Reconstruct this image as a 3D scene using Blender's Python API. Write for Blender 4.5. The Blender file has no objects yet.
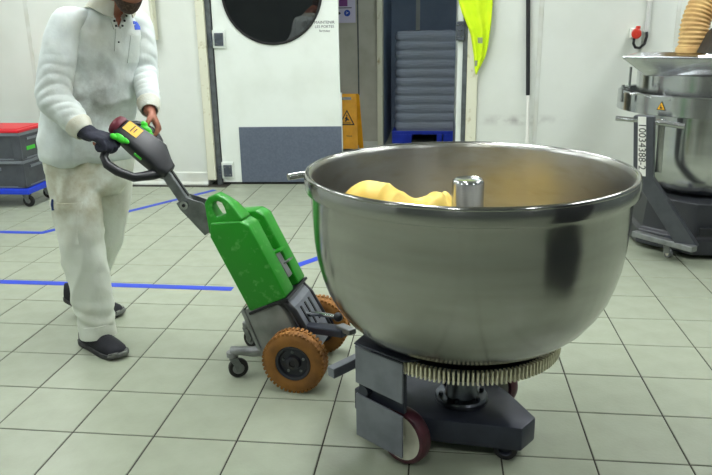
import bpy, bmesh, math, random
from mathutils import Vector, Matrix, noise
from mathutils.bvhtree import BVHTree
random.seed(7)
S = bpy.context.scene
C = S.collection
PI = math.pi
V = Vector

# ------------------------------------------------------------------ camera
cam_d = bpy.data.cameras.new('camera'); cam = bpy.data.objects.new('camera', cam_d); C.objects.link(cam)
S.camera = cam
cam_d.sensor_width = 36.0; cam_d.sensor_fit = 'HORIZONTAL'; cam_d.lens = 36.0*715.4/712.0
cam_d.clip_start = 0.05; cam_d.clip_end = 60
def cam_matrix(pitch, yaw, roll, h):
    Ry = Matrix.Rotation(yaw, 3, 'Z')
    f = Ry @ V((0, math.cos(pitch), -math.sin(pitch))); x = Ry @ V((1, 0, 0)); u = x.cross(f)
    x2 = math.cos(roll)*x + math.sin(roll)*u; u2 = -math.sin(roll)*x + math.cos(roll)*u
    m = Matrix((x2, u2, -f)).transposed().to_4x4(); m.translation = V((0, 0, h)); return m
cam.matrix_world = cam_matrix(.2926, .1221, -.0167, 1.3826)

# ------------------------------------------------------------------ light / exposure
S.view_settings.view_transform = 'Standard'; S.view_settings.look = 'None'
S.view_settings.gamma = 1.0; S.view_settings.use_curve_mapping = False
S.view_settings.exposure = 0.0
w = bpy.data.worlds.new('world'); S.world = w; w.use_nodes = True
w.node_tree.nodes['Background'].inputs[0].default_value = (.75, .8, .85, 1)
w.node_tree.nodes['Background'].inputs[1].default_value = .15
LAMP = 56.0          # radiance of the ceiling lamp diffusers

# ------------------------------------------------------------------ materials
def nt(name):
    m = bpy.data.materials.new(name); m.use_nodes = True
    return m, m.node_tree.nodes, m.node_tree.links, m.node_tree.nodes['Principled BSDF']
def lin(c):
    return tuple((x/12.92 if x <= .04045 else ((x+.055)/1.055)**2.4) for x in [v/255 for v in c])
def mat(name, col, rough=.5, metal=0., col2=None, scale=8., detail=4., lo=.35, hi=.65, bump=0., bscale=60., stretch=(1,1,1),
        rvar=0., spec=None, aniso=0., perobj=0., coat=0.):
    """col/col2 are sRGB 0-255; col2 is blended in by noise (wear, dirt)."""
    m, N, L, b = nt(name)
    b.inputs['Roughness'].default_value = rough; b.inputs['Metallic'].default_value = metal
    if spec is not None: b.inputs['Specular IOR Level'].default_value = spec
    if coat: b.inputs['Coat Weight'].default_value = coat; b.inputs['Coat Roughness'].default_value = .15
    tc = N.new('ShaderNodeTexCoord'); mp = N.new('ShaderNodeMapping'); mp.inputs['Scale'].default_value = stretch
    L.new(tc.outputs['Object'], mp.inputs[0])
    c = lin(col); src = None
    nz = N.new('ShaderNodeTexNoise'); nz.inputs['Scale'].default_value = scale; nz.inputs['Detail'].default_value = detail
    L.new(mp.outputs[0], nz.inputs['Vector'])
    rp = N.new('ShaderNodeMapRange'); rp.inputs[1].default_value = lo; rp.inputs[2].default_value = hi
    L.new(nz.outputs[0], rp.inputs[0])
    mx = N.new('ShaderNodeMix'); mx.data_type = 'RGBA'
    mx.inputs[6].default_value = (*c, 1); mx.inputs[7].default_value = (*lin(col2 if col2 else col), 1)
    L.new(rp.outputs[0], mx.inputs[0]); src = mx.outputs[2]
    if perobj:
        oi = N.new('ShaderNodeObjectInfo'); hs = N.new('ShaderNodeHueSaturation')
        r2 = N.new('ShaderNodeMapRange'); r2.inputs[3].default_value = 1-perobj; r2.inputs[4].default_value = 1+perobj
        L.new(oi.outputs['Random'], r2.inputs[0]); L.new(r2.outputs[0], hs.inputs['Value']); L.new(src, hs.inputs['Color']); src = hs.outputs[0]
    L.new(src, b.inputs['Base Color'])
    if rvar:
        r3 = N.new('ShaderNodeMapRange'); r3.inputs[3].default_value = max(0, rough-rvar); r3.inputs[4].default_value = min(1, rough+rvar)
        L.new(nz.outputs[0], r3.inputs[0]); L.new(r3.outputs[0], b.inputs['Roughness'])
    if bump:
        n2 = N.new('ShaderNodeTexNoise'); n2.inputs['Scale'].default_value = bscale; n2.inputs['Detail'].default_value = 3
        L.new(mp.outputs[0], n2.inputs['Vector'])
        bp = N.new('ShaderNodeBump'); bp.inputs['Strength'].default_value = 1; bp.inputs['Distance'].default_value = bump
        L.new(n2.outputs[0], bp.inputs['Height']); L.new(bp.outputs[0], b.inputs['Normal'])
    if aniso:
        tg = N.new('ShaderNodeTangent'); tg.direction_type = 'RADIAL'; tg.axis = 'Z'
        L.new(tg.outputs[0], b.inputs['Tangent']); b.inputs['Anisotropic'].default_value = aniso; b.inputs['Anisotropic Rotation'].default_value = .25
    return m
def emit(name, col, strength):
    m, N, L, b = nt(name); b.inputs['Base Color'].default_value = (.8, .8, .8, 1)
    b.inputs['Emission Color'].default_value = (*col, 1); b.inputs['Emission Strength'].default_value = strength
    return m

M = {}
M['tile'] = mat('floor tile', (155,162,142), .40, 0, (147,153,133), 9, 5, .35, .7, .0006, 90, rvar=.08, perobj=.025)
M['grout'] = mat('dark grout', (62,60,50), .9, 0, (40,38,32), 14, 4)
M['wall'] = mat('white wall panel', (214,218,210), .5, 0, (204,208,198), 2.2, 5, .4, .75, .0004, 30)
M['wall_side'] = mat('grey green wall', (196,202,196), .6, 0, (186,192,186), 2.2, 5)
M['strip'] = mat('joint strip', (208,212,205), .5, 0, (196,198,186), 6, 4)
M['post'] = mat('cream painted post', (212,212,190), .55, 0, (170,160,120), 18, 6, .62, .78)
M['door'] = mat('white door skin', (222,228,220), .4, 0, (212,218,208), 3, 5, .45, .75)
M['kick'] = mat('grey kick plate', (90,98,112), .55, 0, (80,88,102), 60, 4)
M['gasket'] = mat('dark gasket', (86,92,94), .6, 0, (70,74,74), 20)
M['hinge'] = mat('grey hinge', (78,84,92), .45, .2, (60,66,74), 30)
M['glass_dark'] = mat('dark door glass', (14,17,18), .02, 0, spec=1.0)
M['black'] = mat('black plastic', (18,20,24), .42, 0, (26,28,33), 30, 4, rvar=.1)
M['rubber'] = mat('black rubber', (20,20,21), .75, 0, (32,31,30), 25)
M['steel'] = mat('brushed steel', (190,192,193), .20, 1, (180,182,183), 4, 3, .35, .7, 0, 40, (1,1,6), rvar=.03, aniso=.75)
M['bowl'] = mat('spun stainless steel', (164,164,161), .19, 1, (156,156,152), 4, 3, .35, .7, 0, 30, (1,1,7), rvar=.03, aniso=.8)
M['bowl_in'] = mat('smeared stainless inside', (164,164,160), .34, 1, (150,148,130), 7, 6, .5, .8, .0004, 18, (1,1,3), rvar=.06, aniso=.6)
M['castal'] = mat('cast aluminium', (150,152,152), .45, .8, (110,112,112), 18, 5, .4, .8)
M['grey'] = mat('grey painted steel', (122,126,134), .45, .25, (104,108,116), 14, 5, .4, .8, rvar=.08)
M['greybox'] = mat('grey scuffed housing', (140,143,138), .5, .15, (108,111,107), 12, 6, .4, .75, .0003, 40)
M['darkgrey'] = mat('dark grey painted steel', (50,54,66), .42, .2, (40,43,54), 16, 5, .4, .8, rvar=.1)
M['bracket'] = mat('steel bracket', (128,132,132), .42, .7, (90,94,94), 22, 5, .4, .8)
M['green'] = mat('green moulded plastic', (28,142,24), .42, 0, (104,178,92), 30, 9, .58, .82, .0005, 25, rvar=.1)
M['lime'] = mat('bright green plastic', (60,200,40), .35)
M['yellow'] = mat('yellow label', (246,186,30), .45)
M['maroon'] = mat('maroon rubber', (108,24,44), .5, 0, (84,18,34), 20)
M['tyre'] = mat('brown rubber tyre', (154,104,44), .8, 0, (118,78,34), 12, 6, .35, .7, .001, 60)
M['hub'] = mat('dark wheel hub', (40,42,50), .5, .2, (58,52,48), 30, 5, .5, .8)
M['wheelcream'] = mat('cream nylon wheel', (226,224,206), .45, 0, (204,200,180), 10)
M['wheeltyre'] = mat('maroon polyurethane tyre', (82,34,46), .45, 0, (60,26,36), 30, 5)
M['dough'] = mat('yellow dough', (236,204,106), .5, 0, (224,182,76), 9, 6, .4, .75, .003, 26, spec=.35)
M['armgrey'] = mat('mid grey painted arm', (78,81,86), .45, .2, (68,71,76), 14)
M['brass'] = mat('pale worn gear steel', (232,228,204), .4, .35, (190,182,150), 50, 4)
M['darksteel'] = mat('dark machined steel', (112,116,124), .28, .8, (92,96,104), 20, 4)
M['cabinet'] = mat('dark machine enamel', (44,46,50), .4)
M['wall_dim'] = mat('grey tiled wall', (96,102,102), .5, 0, (110,116,114), 3)
M['craterim'] = mat('paler grey crate rim', (118,123,130), .5)  # rims and grip lips paler than the crate body
M['geardark'] = mat('dark oiled gear ring', (44,46,52), .5, .5, (30,31,34), 30)
M['polo'] = None
M['skin'] = mat('skin', (164,108,86), .5, 0, (146,88,68), 25, 4, .4, .7, spec=.4)
M['hair'] = mat('dark brown hair', (62,42,32), .75, 0, (96,78,66), 120, 4, .45, .7, .002, 160)
M['glove'] = mat('navy knit glove', (36,38,52), .85, 0, (56,56,66), 40, 5, .5, .8, .001, 220)
M['shoe'] = mat('navy black shoe', (17,18,27), .75, 0, (40,42,52), 45, 6, .62, .9, .0008, 120)
M['sole'] = mat('grey shoe sole', (120,124,116), .75, 0, (84,86,82), 30)
M['shoetrim'] = mat('pale shoe trim', (170,166,150), .7)
M['tape'] = mat('blue floor tape', (20,56,190), .5, 0, (30,66,186), 15)
M['crate'] = mat('dark grey crate plastic', (74,78,84), .5, 0, (64,67,73), 12, 5)
M['red'] = mat('red lid plastic', (206,28,44), .45)
M['blue'] = mat('blue plastic', (24,62,208), .45, 0, (20,54,190), 10)
M['wrap'] = mat('bluish grey crate plastic', (122,140,162), .45, 0, (96,114,140), 6, 4)
M['sign'] = mat('yellow sign plastic', (244,176,26), .5, 0, (226,158,18), 10)
M['signblack'] = mat('black print', (24,24,24), .6)
M['print'] = mat('blue black print', (20,26,44), .6)
M['white'] = mat('white plastic', (232,232,224), .5)
M['corr'] = mat('grey corridor wall', (176,176,162), .65, 0, (156,154,138), 4, 6, .45, .8)
M['nook'] = mat('blue grey panel', (138,156,178), .5, 0, (126,144,166), 3, 4)
M['notice'] = mat('lilac notice paper', (196,192,214), .6)
M['bluedisc'] = mat('blue print', (30,70,170), .5)
M['purple'] = mat('purple print', (120,60,130), .5)
M['vest'] = mat('fluorescent yellow cloth', (214,240,22), .75, 0, (196,226,10), 10, 4)
M['silver'] = mat('reflective grey band', (150,156,150), .35, .3)
M['hose'] = mat('tan ribbed hose', (198,164,104), .6, 0, (172,134,78), 14, 5, .4, .7)
M['cable'] = mat('black cable', (20,20,22), .5)
M['redplug'] = mat('red socket plastic', (206,56,40), .4)
M['conduit'] = mat('pale conduit', (206,208,204), .45)
M['diffuser'] = emit('lamp diffuser', (.95, .99, 1.0), LAMP)
M['nook_fill_diffuser'] = emit('nook fill lamp diffuser', (.85, .95, 1.0), 16.0)  # glow of the fill lamp added for the nook
M['ceiling'] = mat('pale ceiling panel', (178,180,176), .7)
# clear stretch film: transparent with a gloss
def film():
    m, N, L, b = nt('clear stretch film')
    b.inputs['Base Color'].default_value = (.75, .82, .92, 1); b.inputs['Roughness'].default_value = .22
    b.inputs['Alpha'].default_value = .42; b.inputs['Specular IOR Level'].default_value = .9
    tc = N.new('ShaderNodeTexCoord'); mp = N.new('ShaderNodeMapping'); mp.inputs['Scale'].default_value = (1.6, 1.6, 14)
    nz = N.new('ShaderNodeTexNoise'); nz.inputs['Scale'].default_value = 4; nz.inputs['Detail'].default_value = 5
    bp = N.new('ShaderNodeBump'); bp.inputs['Distance'].default_value = .03
    L.new(tc.outputs['Object'], mp.inputs[0]); L.new(mp.outputs[0], nz.inputs['Vector']); L.new(nz.outputs[0], bp.inputs['Height']); L.new(bp.outputs[0], b.inputs['Normal'])
    return m
M['film'] = film()
def scuffed():                                            # the white wall panel with a dirty rub mark at trolley height
    m = M['wall'].copy(); m.name = 'scuffed wall panel'; N, L = m.node_tree.nodes, m.node_tree.links; b = N['Principled BSDF']
    src = b.inputs['Base Color'].links[0].from_socket
    tc = N.new('ShaderNodeTexCoord'); sx = N.new('ShaderNodeSeparateXYZ'); L.new(tc.outputs['Object'], sx.inputs[0])
    def win(sock, c, r):
        a = N.new('ShaderNodeMath'); a.operation = 'SUBTRACT'; a.inputs[1].default_value = c; L.new(sock, a.inputs[0])
        d = N.new('ShaderNodeMath'); d.operation = 'ABSOLUTE'; L.new(a.outputs[0], d.inputs[0])
        e = N.new('ShaderNodeMapRange'); e.inputs[1].default_value = r; e.inputs[2].default_value = 0; L.new(d.outputs[0], e.inputs[0]); return e.outputs[0]
    nz = N.new('ShaderNodeTexNoise'); nz.inputs['Scale'].default_value = 9; nz.inputs['Detail'].default_value = 8; L.new(tc.outputs['Object'], nz.inputs['Vector'])
    r = N.new('ShaderNodeMapRange'); r.inputs[1].default_value = .42; r.inputs[2].default_value = .62; L.new(nz.outputs[0], r.inputs[0])
    p = win(sx.outputs['X'], .62, .45); q = win(sx.outputs['Z'], .575, .055)
    m1 = N.new('ShaderNodeMath'); m1.operation = 'MULTIPLY'; L.new(p, m1.inputs[0]); L.new(q, m1.inputs[1])
    m2 = N.new('ShaderNodeMath'); m2.operation = 'MULTIPLY'; L.new(m1.outputs[0], m2.inputs[0]); L.new(r.outputs[0], m2.inputs[1])
    mx = N.new('ShaderNodeMix'); mx.data_type = 'RGBA'; mx.inputs[7].default_value = (.34, .33, .31, 1); L.new(m2.outputs[0], mx.inputs[0]); L.new(src, mx.inputs[6]); L.new(mx.outputs[2], b.inputs['Base Color'])
    return m
M['wall_scuffed'] = scuffed()
# work clothes: pale cotton with a soiled patch of its own shape
def cloth(name, base, dirt, centre, radius, amount, dirt2=None):
    m, N, L, b = nt(name); b.inputs['Roughness'].default_value = .85; b.inputs['Specular IOR Level'].default_value = .2
    tc = N.new('ShaderNodeTexCoord'); sb = N.new('ShaderNodeVectorMath'); sb.operation = 'SUBTRACT'; sb.inputs[1].default_value = centre
    sc = N.new('ShaderNodeVectorMath'); sc.operation = 'DIVIDE'; sc.inputs[1].default_value = radius
    ln = N.new('ShaderNodeVectorMath'); ln.operation = 'LENGTH'
    L.new(tc.outputs['Object'], sb.inputs[0]); L.new(sb.outputs[0], sc.inputs[0]); L.new(sc.outputs[0], ln.inputs[0])
    fall = N.new('ShaderNodeMapRange'); fall.inputs[1].default_value = 1.1; fall.inputs[2].default_value = .25
    L.new(ln.outputs['Value'], fall.inputs[0])
    nz = N.new('ShaderNodeTexNoise'); nz.inputs['Scale'].default_value = 9; nz.inputs['Detail'].default_value = 7; nz.inputs['Roughness'].default_value = .65
    L.new(tc.outputs['Object'], nz.inputs['Vector'])
    r = N.new('ShaderNodeMapRange'); r.inputs[1].default_value = .36; r.inputs[2].default_value = .72; L.new(nz.outputs[0], r.inputs[0])
    mu = N.new('ShaderNodeMath'); mu.operation = 'MULTIPLY'; L.new(fall.outputs[0], mu.inputs[0]); L.new(r.outputs[0], mu.inputs[1])
    m2 = N.new('ShaderNodeMath'); m2.operation = 'MULTIPLY'; m2.inputs[1].default_value = amount; L.new(mu.outputs[0], m2.inputs[0])
    # fainter stains all over
    n3 = N.new('ShaderNodeTexNoise'); n3.inputs['Scale'].default_value = 4.2; n3.inputs['Detail'].default_value = 6
    L.new(tc.outputs['Object'], n3.inputs['Vector'])
    r3 = N.new('ShaderNodeMapRange'); r3.inputs[1].default_value = .5; r3.inputs[2].default_value = .8; r3.inputs[4].default_value = .6; L.new(n3.outputs[0], r3.inputs[0])
    mxa = N.new('ShaderNodeMix'); mxa.data_type = 'RGBA'; mxa.inputs[6].default_value = (*lin(base), 1); mxa.inputs[7].default_value = (*lin(dirt2 or dirt), 1)
    L.new(r3.outputs[0], mxa.inputs[0])
    mx = N.new('ShaderNodeMix'); mx.data_type = 'RGBA'; mx.inputs[7].default_value = (*lin(dirt), 1)
    L.new(m2.outputs[0], mx.inputs[0]); L.new(mxa.outputs[2], mx.inputs[6]); L.new(mx.outputs[2], b.inputs['Base Color'])
    n2 = N.new('ShaderNodeTexNoise'); n2.inputs['Scale'].default_value = 35; n2.inputs['Detail'].default_value = 4
    L.new(tc.outputs['Object'], n2.inputs['Vector'])
    bp = N.new('ShaderNodeBump'); bp.inputs['Distance'].default_value = .0022; L.new(n2.outputs[0], bp.inputs['Height']); L.new(bp.outputs[0], b.inputs['Normal'])
    return m

# ------------------------------------------------------------------ mesh builder
class MB:
    def __init__(s): s.v = []; s.f = []
    def add(s, vs, fs):
        o = len(s.v); s.v += [V(x) for x in vs]; s.f += [tuple(i+o for i in f) for f in fs]; return s
    def box(s, c, d, m=None):
        x, y, z = d[0]/2, d[1]/2, d[2]/2
        vs = [V((a*x, b*y, e*z)) for a in (-1, 1) for b in (-1, 1) for e in (-1, 1)]
        if m is not None: vs = [m @ p for p in vs]
        return s.add([p+V(c) for p in vs], [(0,1,3,2),(4,6,7,5),(0,4,5,1),(2,3,7,6),(0,2,6,4),(1,5,7,3)])
    def bb(s, a, b):
        return s.box([(a[i]+b[i])/2 for i in range(3)], [abs(b[i]-a[i]) for i in range(3)])
    def beam(s, p, q, w, h, up=(0,0,1)):
        p, q = V(p), V(q); d = (q-p).normalized(); sd = d.cross(V(up)).normalized(); u = sd.cross(d)
        vs = [e+sd*a*w/2+u*b*h/2 for e in (p, q) for a in (-1, 1) for b in (-1, 1)]
        return s.add(vs, [(0,1,3,2),(4,6,7,5),(0,4,5,1),(2,3,7,6),(0,2,6,4),(1,5,7,3)])
    def prism(s, poly, fn, d0, d1):
        """poly in 2D; fn(u, v, d) -> 3D"""
        n = len(poly)
        vs = [fn(u, v, d0) for u, v in poly]+[fn(u, v, d1) for u, v in poly]
        fs = [tuple(range(n))[::-1], tuple(range(n, 2*n))]+[(i, (i+1) % n, n+(i+1) % n, n+i) for i in range(n)]
        return s.add(vs, fs)
    def rings(s, rs, cap=True, closed=False):
        n = len(rs[0]); vs = [p for r in rs for p in r]; fs = []
        k = len(rs)
        for i in range(k if closed else k-1):
            a, b = i*n, ((i+1) % k)*n
            for j in range(n): fs.append((a+j, a+(j+1) % n, b+(j+1) % n, b+j))
        if cap and not closed: fs += [tuple(range(n))[::-1], tuple(range((k-1)*n, k*n))]
        return s.add(vs, fs)
    def tube(s, pts, r, n=12, cap=True, closed=False):
        pts = [V(p) for p in pts]; rs = r if isinstance(r, (list, tuple)) else [r]*len(pts); R = []; u = None
        for i, p in enumerate(pts):
            if closed: t = pts[(i+1) % len(pts)]-pts[i-1]
            else: t = pts[min(i+1, len(pts)-1)]-pts[max(i-1, 0)]
            t.normalize()
            if u is None:
                u = t.cross(V((0,0,1)) if abs(t.z) < .9 else V((1,0,0))).normalized()
            u = (u-t*u.dot(t)).normalized(); b = t.cross(u)
            R.append([p+(u*math.cos(2*PI*j/n)+b*math.sin(2*PI*j/n))*rs[i] for j in range(n)])
        return s.rings(R, cap, closed)
    def cyl(s, p, q, r, r2=None, n=20): return s.tube([p, q], [r, r if r2 is None else r2], n)
    def lathe(s, prof, c=(0,0,0), axis=(0,0,1), n=48, a0=0., a1=2*PI, cap=False):
        ax = V(axis).normalized(); u = ax.cross(V((0,0,1)) if abs(ax.z) < .9 else V((1,0,0))).normalized(); w_ = ax.cross(u); c = V(c)
        full = abs(a1-a0-2*PI) < 1e-6; m = n if full else n+1
        vs = []; fs = []
        for r, z in prof:
            for j in range(m):
                a = a0+(a1-a0)*j/n; vs.append(c+ax*z+(u*math.cos(a)+w_*math.sin(a))*r)
        for i in range(len(prof)-1):
            for j in range(n): fs.append((i*m+j, i*m+(j+1) % m, (i+1)*m+(j+1) % m, (i+1)*m+j))
        if cap: fs += [tuple(range(m))[::-1], tuple(range((len(prof)-1)*m, len(prof)*m))]
        return s.add(vs, fs)
    def sphere(s, c, r, n=12, m=8, sc=(1,1,1)):
        pr = [(max(1e-4, math.sin(PI*i/m))*r, -math.cos(PI*i/m)*r) for i in range(m+1)]
        o = len(s.v); s.lathe(pr, (0,0,0), (0,0,1), n)
        for i in range(o, len(s.v)): p = s.v[i]; s.v[i] = V((p.x*sc[0], p.y*sc[1], p.z*sc[2]))+V(c)
        return s
    def tf(s, fn): s.v = [V(fn(p)) for p in s.v]; return s
    def build(s, name, m, parent=None, smooth=0, bevel=0., seg=2, loc=None):
        org = V(loc) if loc is not None else V((0,0,0)); off = org
        if parent is not None:
            off = world_loc(parent)
            if loc is not None: off = org
        me = bpy.data.meshes.new(name); me.from_pydata([p-off for p in s.v], [], s.f); me.validate()
        bm = bmesh.new(); bm.from_mesh(me); bmesh.ops.remove_doubles(bm, verts=bm.verts, dist=1e-6)
        bmesh.ops.recalc_face_normals(bm, faces=bm.faces)
        if bevel:
            es = [e for e in bm.edges if len(e.link_faces) == 2 and e.calc_face_angle(0) > .6]
            bmesh.ops.bevel(bm, geom=es, offset=bevel, segments=seg, affect='EDGES', profile=.5, clamp_overlap=True)
        bm.to_mesh(me); bm.free()
        return link(name, me, m, parent, smooth, org if parent is None else (org-world_loc(parent) if loc is not None else V((0,0,0))))
def world_loc(o):
    p = V((0,0,0))
    while o is not None: p += o.location; o = o.parent
    return p
def link(name, me, m, parent=None, smooth=0, loc=(0,0,0)):
    o = bpy.data.objects.new(name, me); C.objects.link(o)
    if m is not None: me.materials.append(m)
    o.parent = parent; o.location = loc
    if smooth:
        me.polygons.foreach_set('use_smooth', [True]*len(me.polygons))
        if smooth < 3: me.set_sharp_from_angle(angle=smooth)
    return o
SM = .7
def thing(name, label, cat, loc=(0,0,0), group=None):
    o = bpy.data.objects.new(name, None); C.objects.link(o); o.location = loc; o.empty_display_size = .1
    return tag(o, label, cat, group)
def tag(o, label, cat, group=None):
    o['label'] = label; o['category'] = cat
    if group: o['group'] = group
    return o
def struct(o, label=None):
    o['kind'] = 'structure'
    if label: o['label'] = label
    return o
def copy_tree(o, parent=None):
    c = o.copy(); C.objects.link(c)
    if parent is not None: c.parent = parent
    for ch in list(o.children): copy_tree(ch, c)
    return c
def text_mesh(name, txt, size, m, parent, origin, right, up, align='CENTER', depth=.0006):
    cu = bpy.data.curves.new(name, 'FONT'); cu.body = txt; cu.size = size; cu.align_x = align; cu.align_y = 'CENTER'; cu.extrude = depth; cu.resolution_u = 3
    t = bpy.data.objects.new(name, cu); C.objects.link(t); dg = bpy.context.evaluated_depsgraph_get(); dg.update()
    me = bpy.data.meshes.new_from_object(t.evaluated_get(dg)); C.objects.unlink(t); bpy.data.objects.remove(t)
    r, u = V(right).normalized(), V(up).normalized(); n = r.cross(u); off = V(origin)-(world_loc(parent) if parent else V((0,0,0)))
    me.transform(Matrix((r, u, n)).transposed().to_4x4()); me.transform(Matrix.Translation(off))
    me.materials.clear()
    return link(name, me, m, parent)
def voxel(mb, name, size, smooth_it=4, disp=None, fac=.5):
    """fuse overlapping closed lofts into one continuous surface"""
    me = bpy.data.meshes.new(name); me.from_pydata(mb.v, [], mb.f); me.validate()
    bm = bmesh.new(); bm.from_mesh(me); bmesh.ops.recalc_face_normals(bm, faces=bm.faces); bm.to_mesh(me); bm.free()
    o = bpy.data.objects.new(name, me); C.objects.link(o)
    r = o.modifiers.new('r', 'REMESH'); r.mode = 'VOXEL'; r.voxel_size = size
    if smooth_it: s_ = o.modifiers.new('s', 'SMOOTH'); s_.iterations = smooth_it; s_.factor = fac
    dg = bpy.context.evaluated_depsgraph_get(); dg.update()
    out = bpy.data.meshes.new_from_object(o.evaluated_get(dg)); C.objects.unlink(o); bpy.data.objects.remove(o)
    if disp:
        ns = [v.normal.copy() for v in out.vertices]
        for v, n in zip(out.vertices, ns): v.co += n*disp(v.co, n)
        out.update()
    return out
# ================================================================== SETTING
WY = 6.12            # back wall face
CEIL = 3.0
# floor: a grout bed with every tile laid on it
fl = MB().bb((-4.6, -2.3, -.06), (3.6, 9.6, -.003)).build('floor', M['grout']); struct(fl, 'pale beige square tiled floor with dark joints')
TP = .30; g = .0029; h = TP/2-g; c = .0016
tmb = MB().add([(x*a, y*a, z) for a, z in ((h, -.003), (h, -.0012), (h-c, 0)) for x, y in ((-1,-1),(1,-1),(1,1),(-1,1))],
   [(8,9,10,11)]+[(i*4+j, i*4+(j+1) % 4, i*4+4+(j+1) % 4, i*4+4+j) for i in (0, 1) for j in range(4)])
tile_me = bpy.data.meshes.new('tile'); tile_me.from_pydata(tmb.v, [], tmb.f); tile_me.materials.append(M['tile'])
inv = cam.matrix_world.inverted()
cells = []
for i in range(-12, 17):
    for j in range(-20, 26):
        x, y = -1.2863+TP*(i+.5), 2.1052+TP*(j+.5)
        if not (-4.6 < x < 3.5 and -2.15 < y < 9.5): continue
        if y > WY and not (-2.0 < x < .4): continue
        p = inv @ V((x, y, 0)); vis = False; d = -p.z
        if d > .3:
            px = 356+715.4*p.x/d; py = 237.5-715.4*p.y/d
            vis = -50 < px < 760 and 120 < py < 560
        cells.append((0 if vis else 1, d, x, y))
cells.sort()
rest = MB()
for k, (nv, d, x, y) in enumerate(cells):
    dz = random.uniform(-.0006, 0)
    if k < 295 and nv == 0:
        o = bpy.data.objects.new('tile', tile_me); C.objects.link(o); o.parent = fl; o.location = (x, y, dz)
        o.rotation_euler = (random.uniform(-.0012, .0012), random.uniform(-.0012, .0012), 0)
    else: rest.add([p+V((x, y, dz)) for p in tmb.v], tmb.f)
o = rest.build('tile', M['tile'], fl); o['kind'] = 'stuff'
def tape(pts, w, z=.0004, t=.0012):
    mb = MB(); n = len(pts); ps = [V((*p, 0)) for p in pts]; L = []; R = []
    for i in range(n):
        d = (ps[min(i+1, n-1)]-ps[max(i-1, 0)]).normalized(); s = V((-d.y, d.x, 0))
        if 0 < i < n-1:
            d1 = (ps[i]-ps[i-1]).normalized(); s = s/max(.5, abs(s.dot(V((-d1.y, d1.x, 0)))))
        L.append(ps[i]+s*w/2); R.append(ps[i]-s*w/2)
    rings = [[l+V((0,0,z)), r+V((0,0,z)), r+V((0,0,z+t)), l+V((0,0,z+t))] for l, r in zip(L, R)]
    return mb.rings(rings)
tag(tape([(-3.8,3.57),(-2.48,3.557),(-1.8,3.556),(-1.117,3.545)], .055).build('floor_tape', M['tape']), 'long straight blue tape line across the floor behind the worker\'s feet', 'tape')
tag(tape([(-4.4,4.535),(-2.775,4.525),(-1.955,5.90)], .052).build('floor_tape', M['tape']), 'bent blue tape line running from the crate dolly to the door hinge', 'tape')
tag(tape([(-1.02,3.69),(-.875,3.911),(-.765,4.067),(-.60,4.31)], .055).build('floor_tape', M['tape']), 'short slanting blue tape line between the green canister and the big bowl', 'tape')

# back wall: sandwich panels with joint strips
def wall(name, a, b, m, label=None): return struct(MB().bb(a, b).build(name, m), label)
wb = wall('wall_back', (-4.6, WY+.03, 0), (-2.06, WY+.16, CEIL), M['wall_side'], 'white panelled back wall left of the door')
def panel(x0, x1, par, m='wall'): return MB().bb((x0, WY, 0), (x1, WY+.03, CEIL)).build('panel', M[m], par, bevel=.003)
panel(-4.6, -3.60, wb); panel(-3.594, -2.07, wb)
MB().bb((-3.615, WY-.006, .1), (-3.58, WY+.004, CEIL)).build('joint_strip', M['strip'], wb, bevel=.002)
wbr = wall('wall_right_of_door', (.29, WY+.03, 0), (3.6, WY+.16, CEIL), M['wall_side'], 'white panelled wall right of the doorway')
panel(.285, .768, wbr, 'wall_scuffed'); panel(.772, 1.82, wbr, 'wall_scuffed'); panel(1.825, 3.6, wbr)
for x in (.77, 1.822): MB().bb((x-.018, WY-.007, .1), (x+.018, WY+.004, CEIL)).build('joint_strip', M['strip'], wbr, bevel=.003)
def plinth(name, x0, x1):
    poly = [(0, 0), (-.045, 0), (-.045, .012), (-.022, .03), (-.014, .06), (-.014, .105), (0, .115)]
    return struct(MB().prism(poly, lambda u, v, d: (d, WY+u, v), x0, x1).build('baseboard_back' if x1 < 0 else 'baseboard_right_of_door', M['strip'], smooth=.5))
plinth('l', -4.6, -2.075); plinth('r', .29, 3.6)
# scuffed mark on the wall
struct(MB().bb((-2.075, WY-.035, .045), (-2.0, WY+.12, CEIL)).build('trim_1', M['post'], bevel=.006), 'cream painted door post with chipped edges')
struct(MB().bb((-1.997, WY-.01, 0), (-1.953, WY+.1, CEIL)).build('trim_2', M['gasket'], bevel=.004), 'dark grey gasket beside the door hinges')
struct(MB().bb((.195, WY-.03, 0), (.283, WY+.12, CEIL)).build('trim_3', M['post'], bevel=.006), 'cream painted door post below the yellow vest')
struct(MB().bb((.158, WY-.0, 0), (.194, WY+.1, CEIL)).build('trim_4', M['gasket'], bevel=.003), 'dark strip in the gap beside the open door leaf')  # dark grey strip set in the gap next to the leaf
struct(MB().bb((-2.1, WY-.02, 2.25), (.32, WY+.14, CEIL)).build('wall_above_door', M['wall'], bevel=.004))
# other room walls and ceiling
wall('wall_left', (-4.6, -2.3, 0), (-4.5, WY+.1, CEIL), M['wall_side']); wall('wall_right', (3.5, -2.3, 0), (3.6, WY+.1, CEIL), M['wall_dim'])
wall('wall_front', (-4.6, -2.3, 0), (3.6, -2.2, CEIL), M['wall_dim'])
wall('ceiling', (-4.6, -2.3, CEIL), (3.6, WY+.2, CEIL+.08), M['ceiling'])
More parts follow.
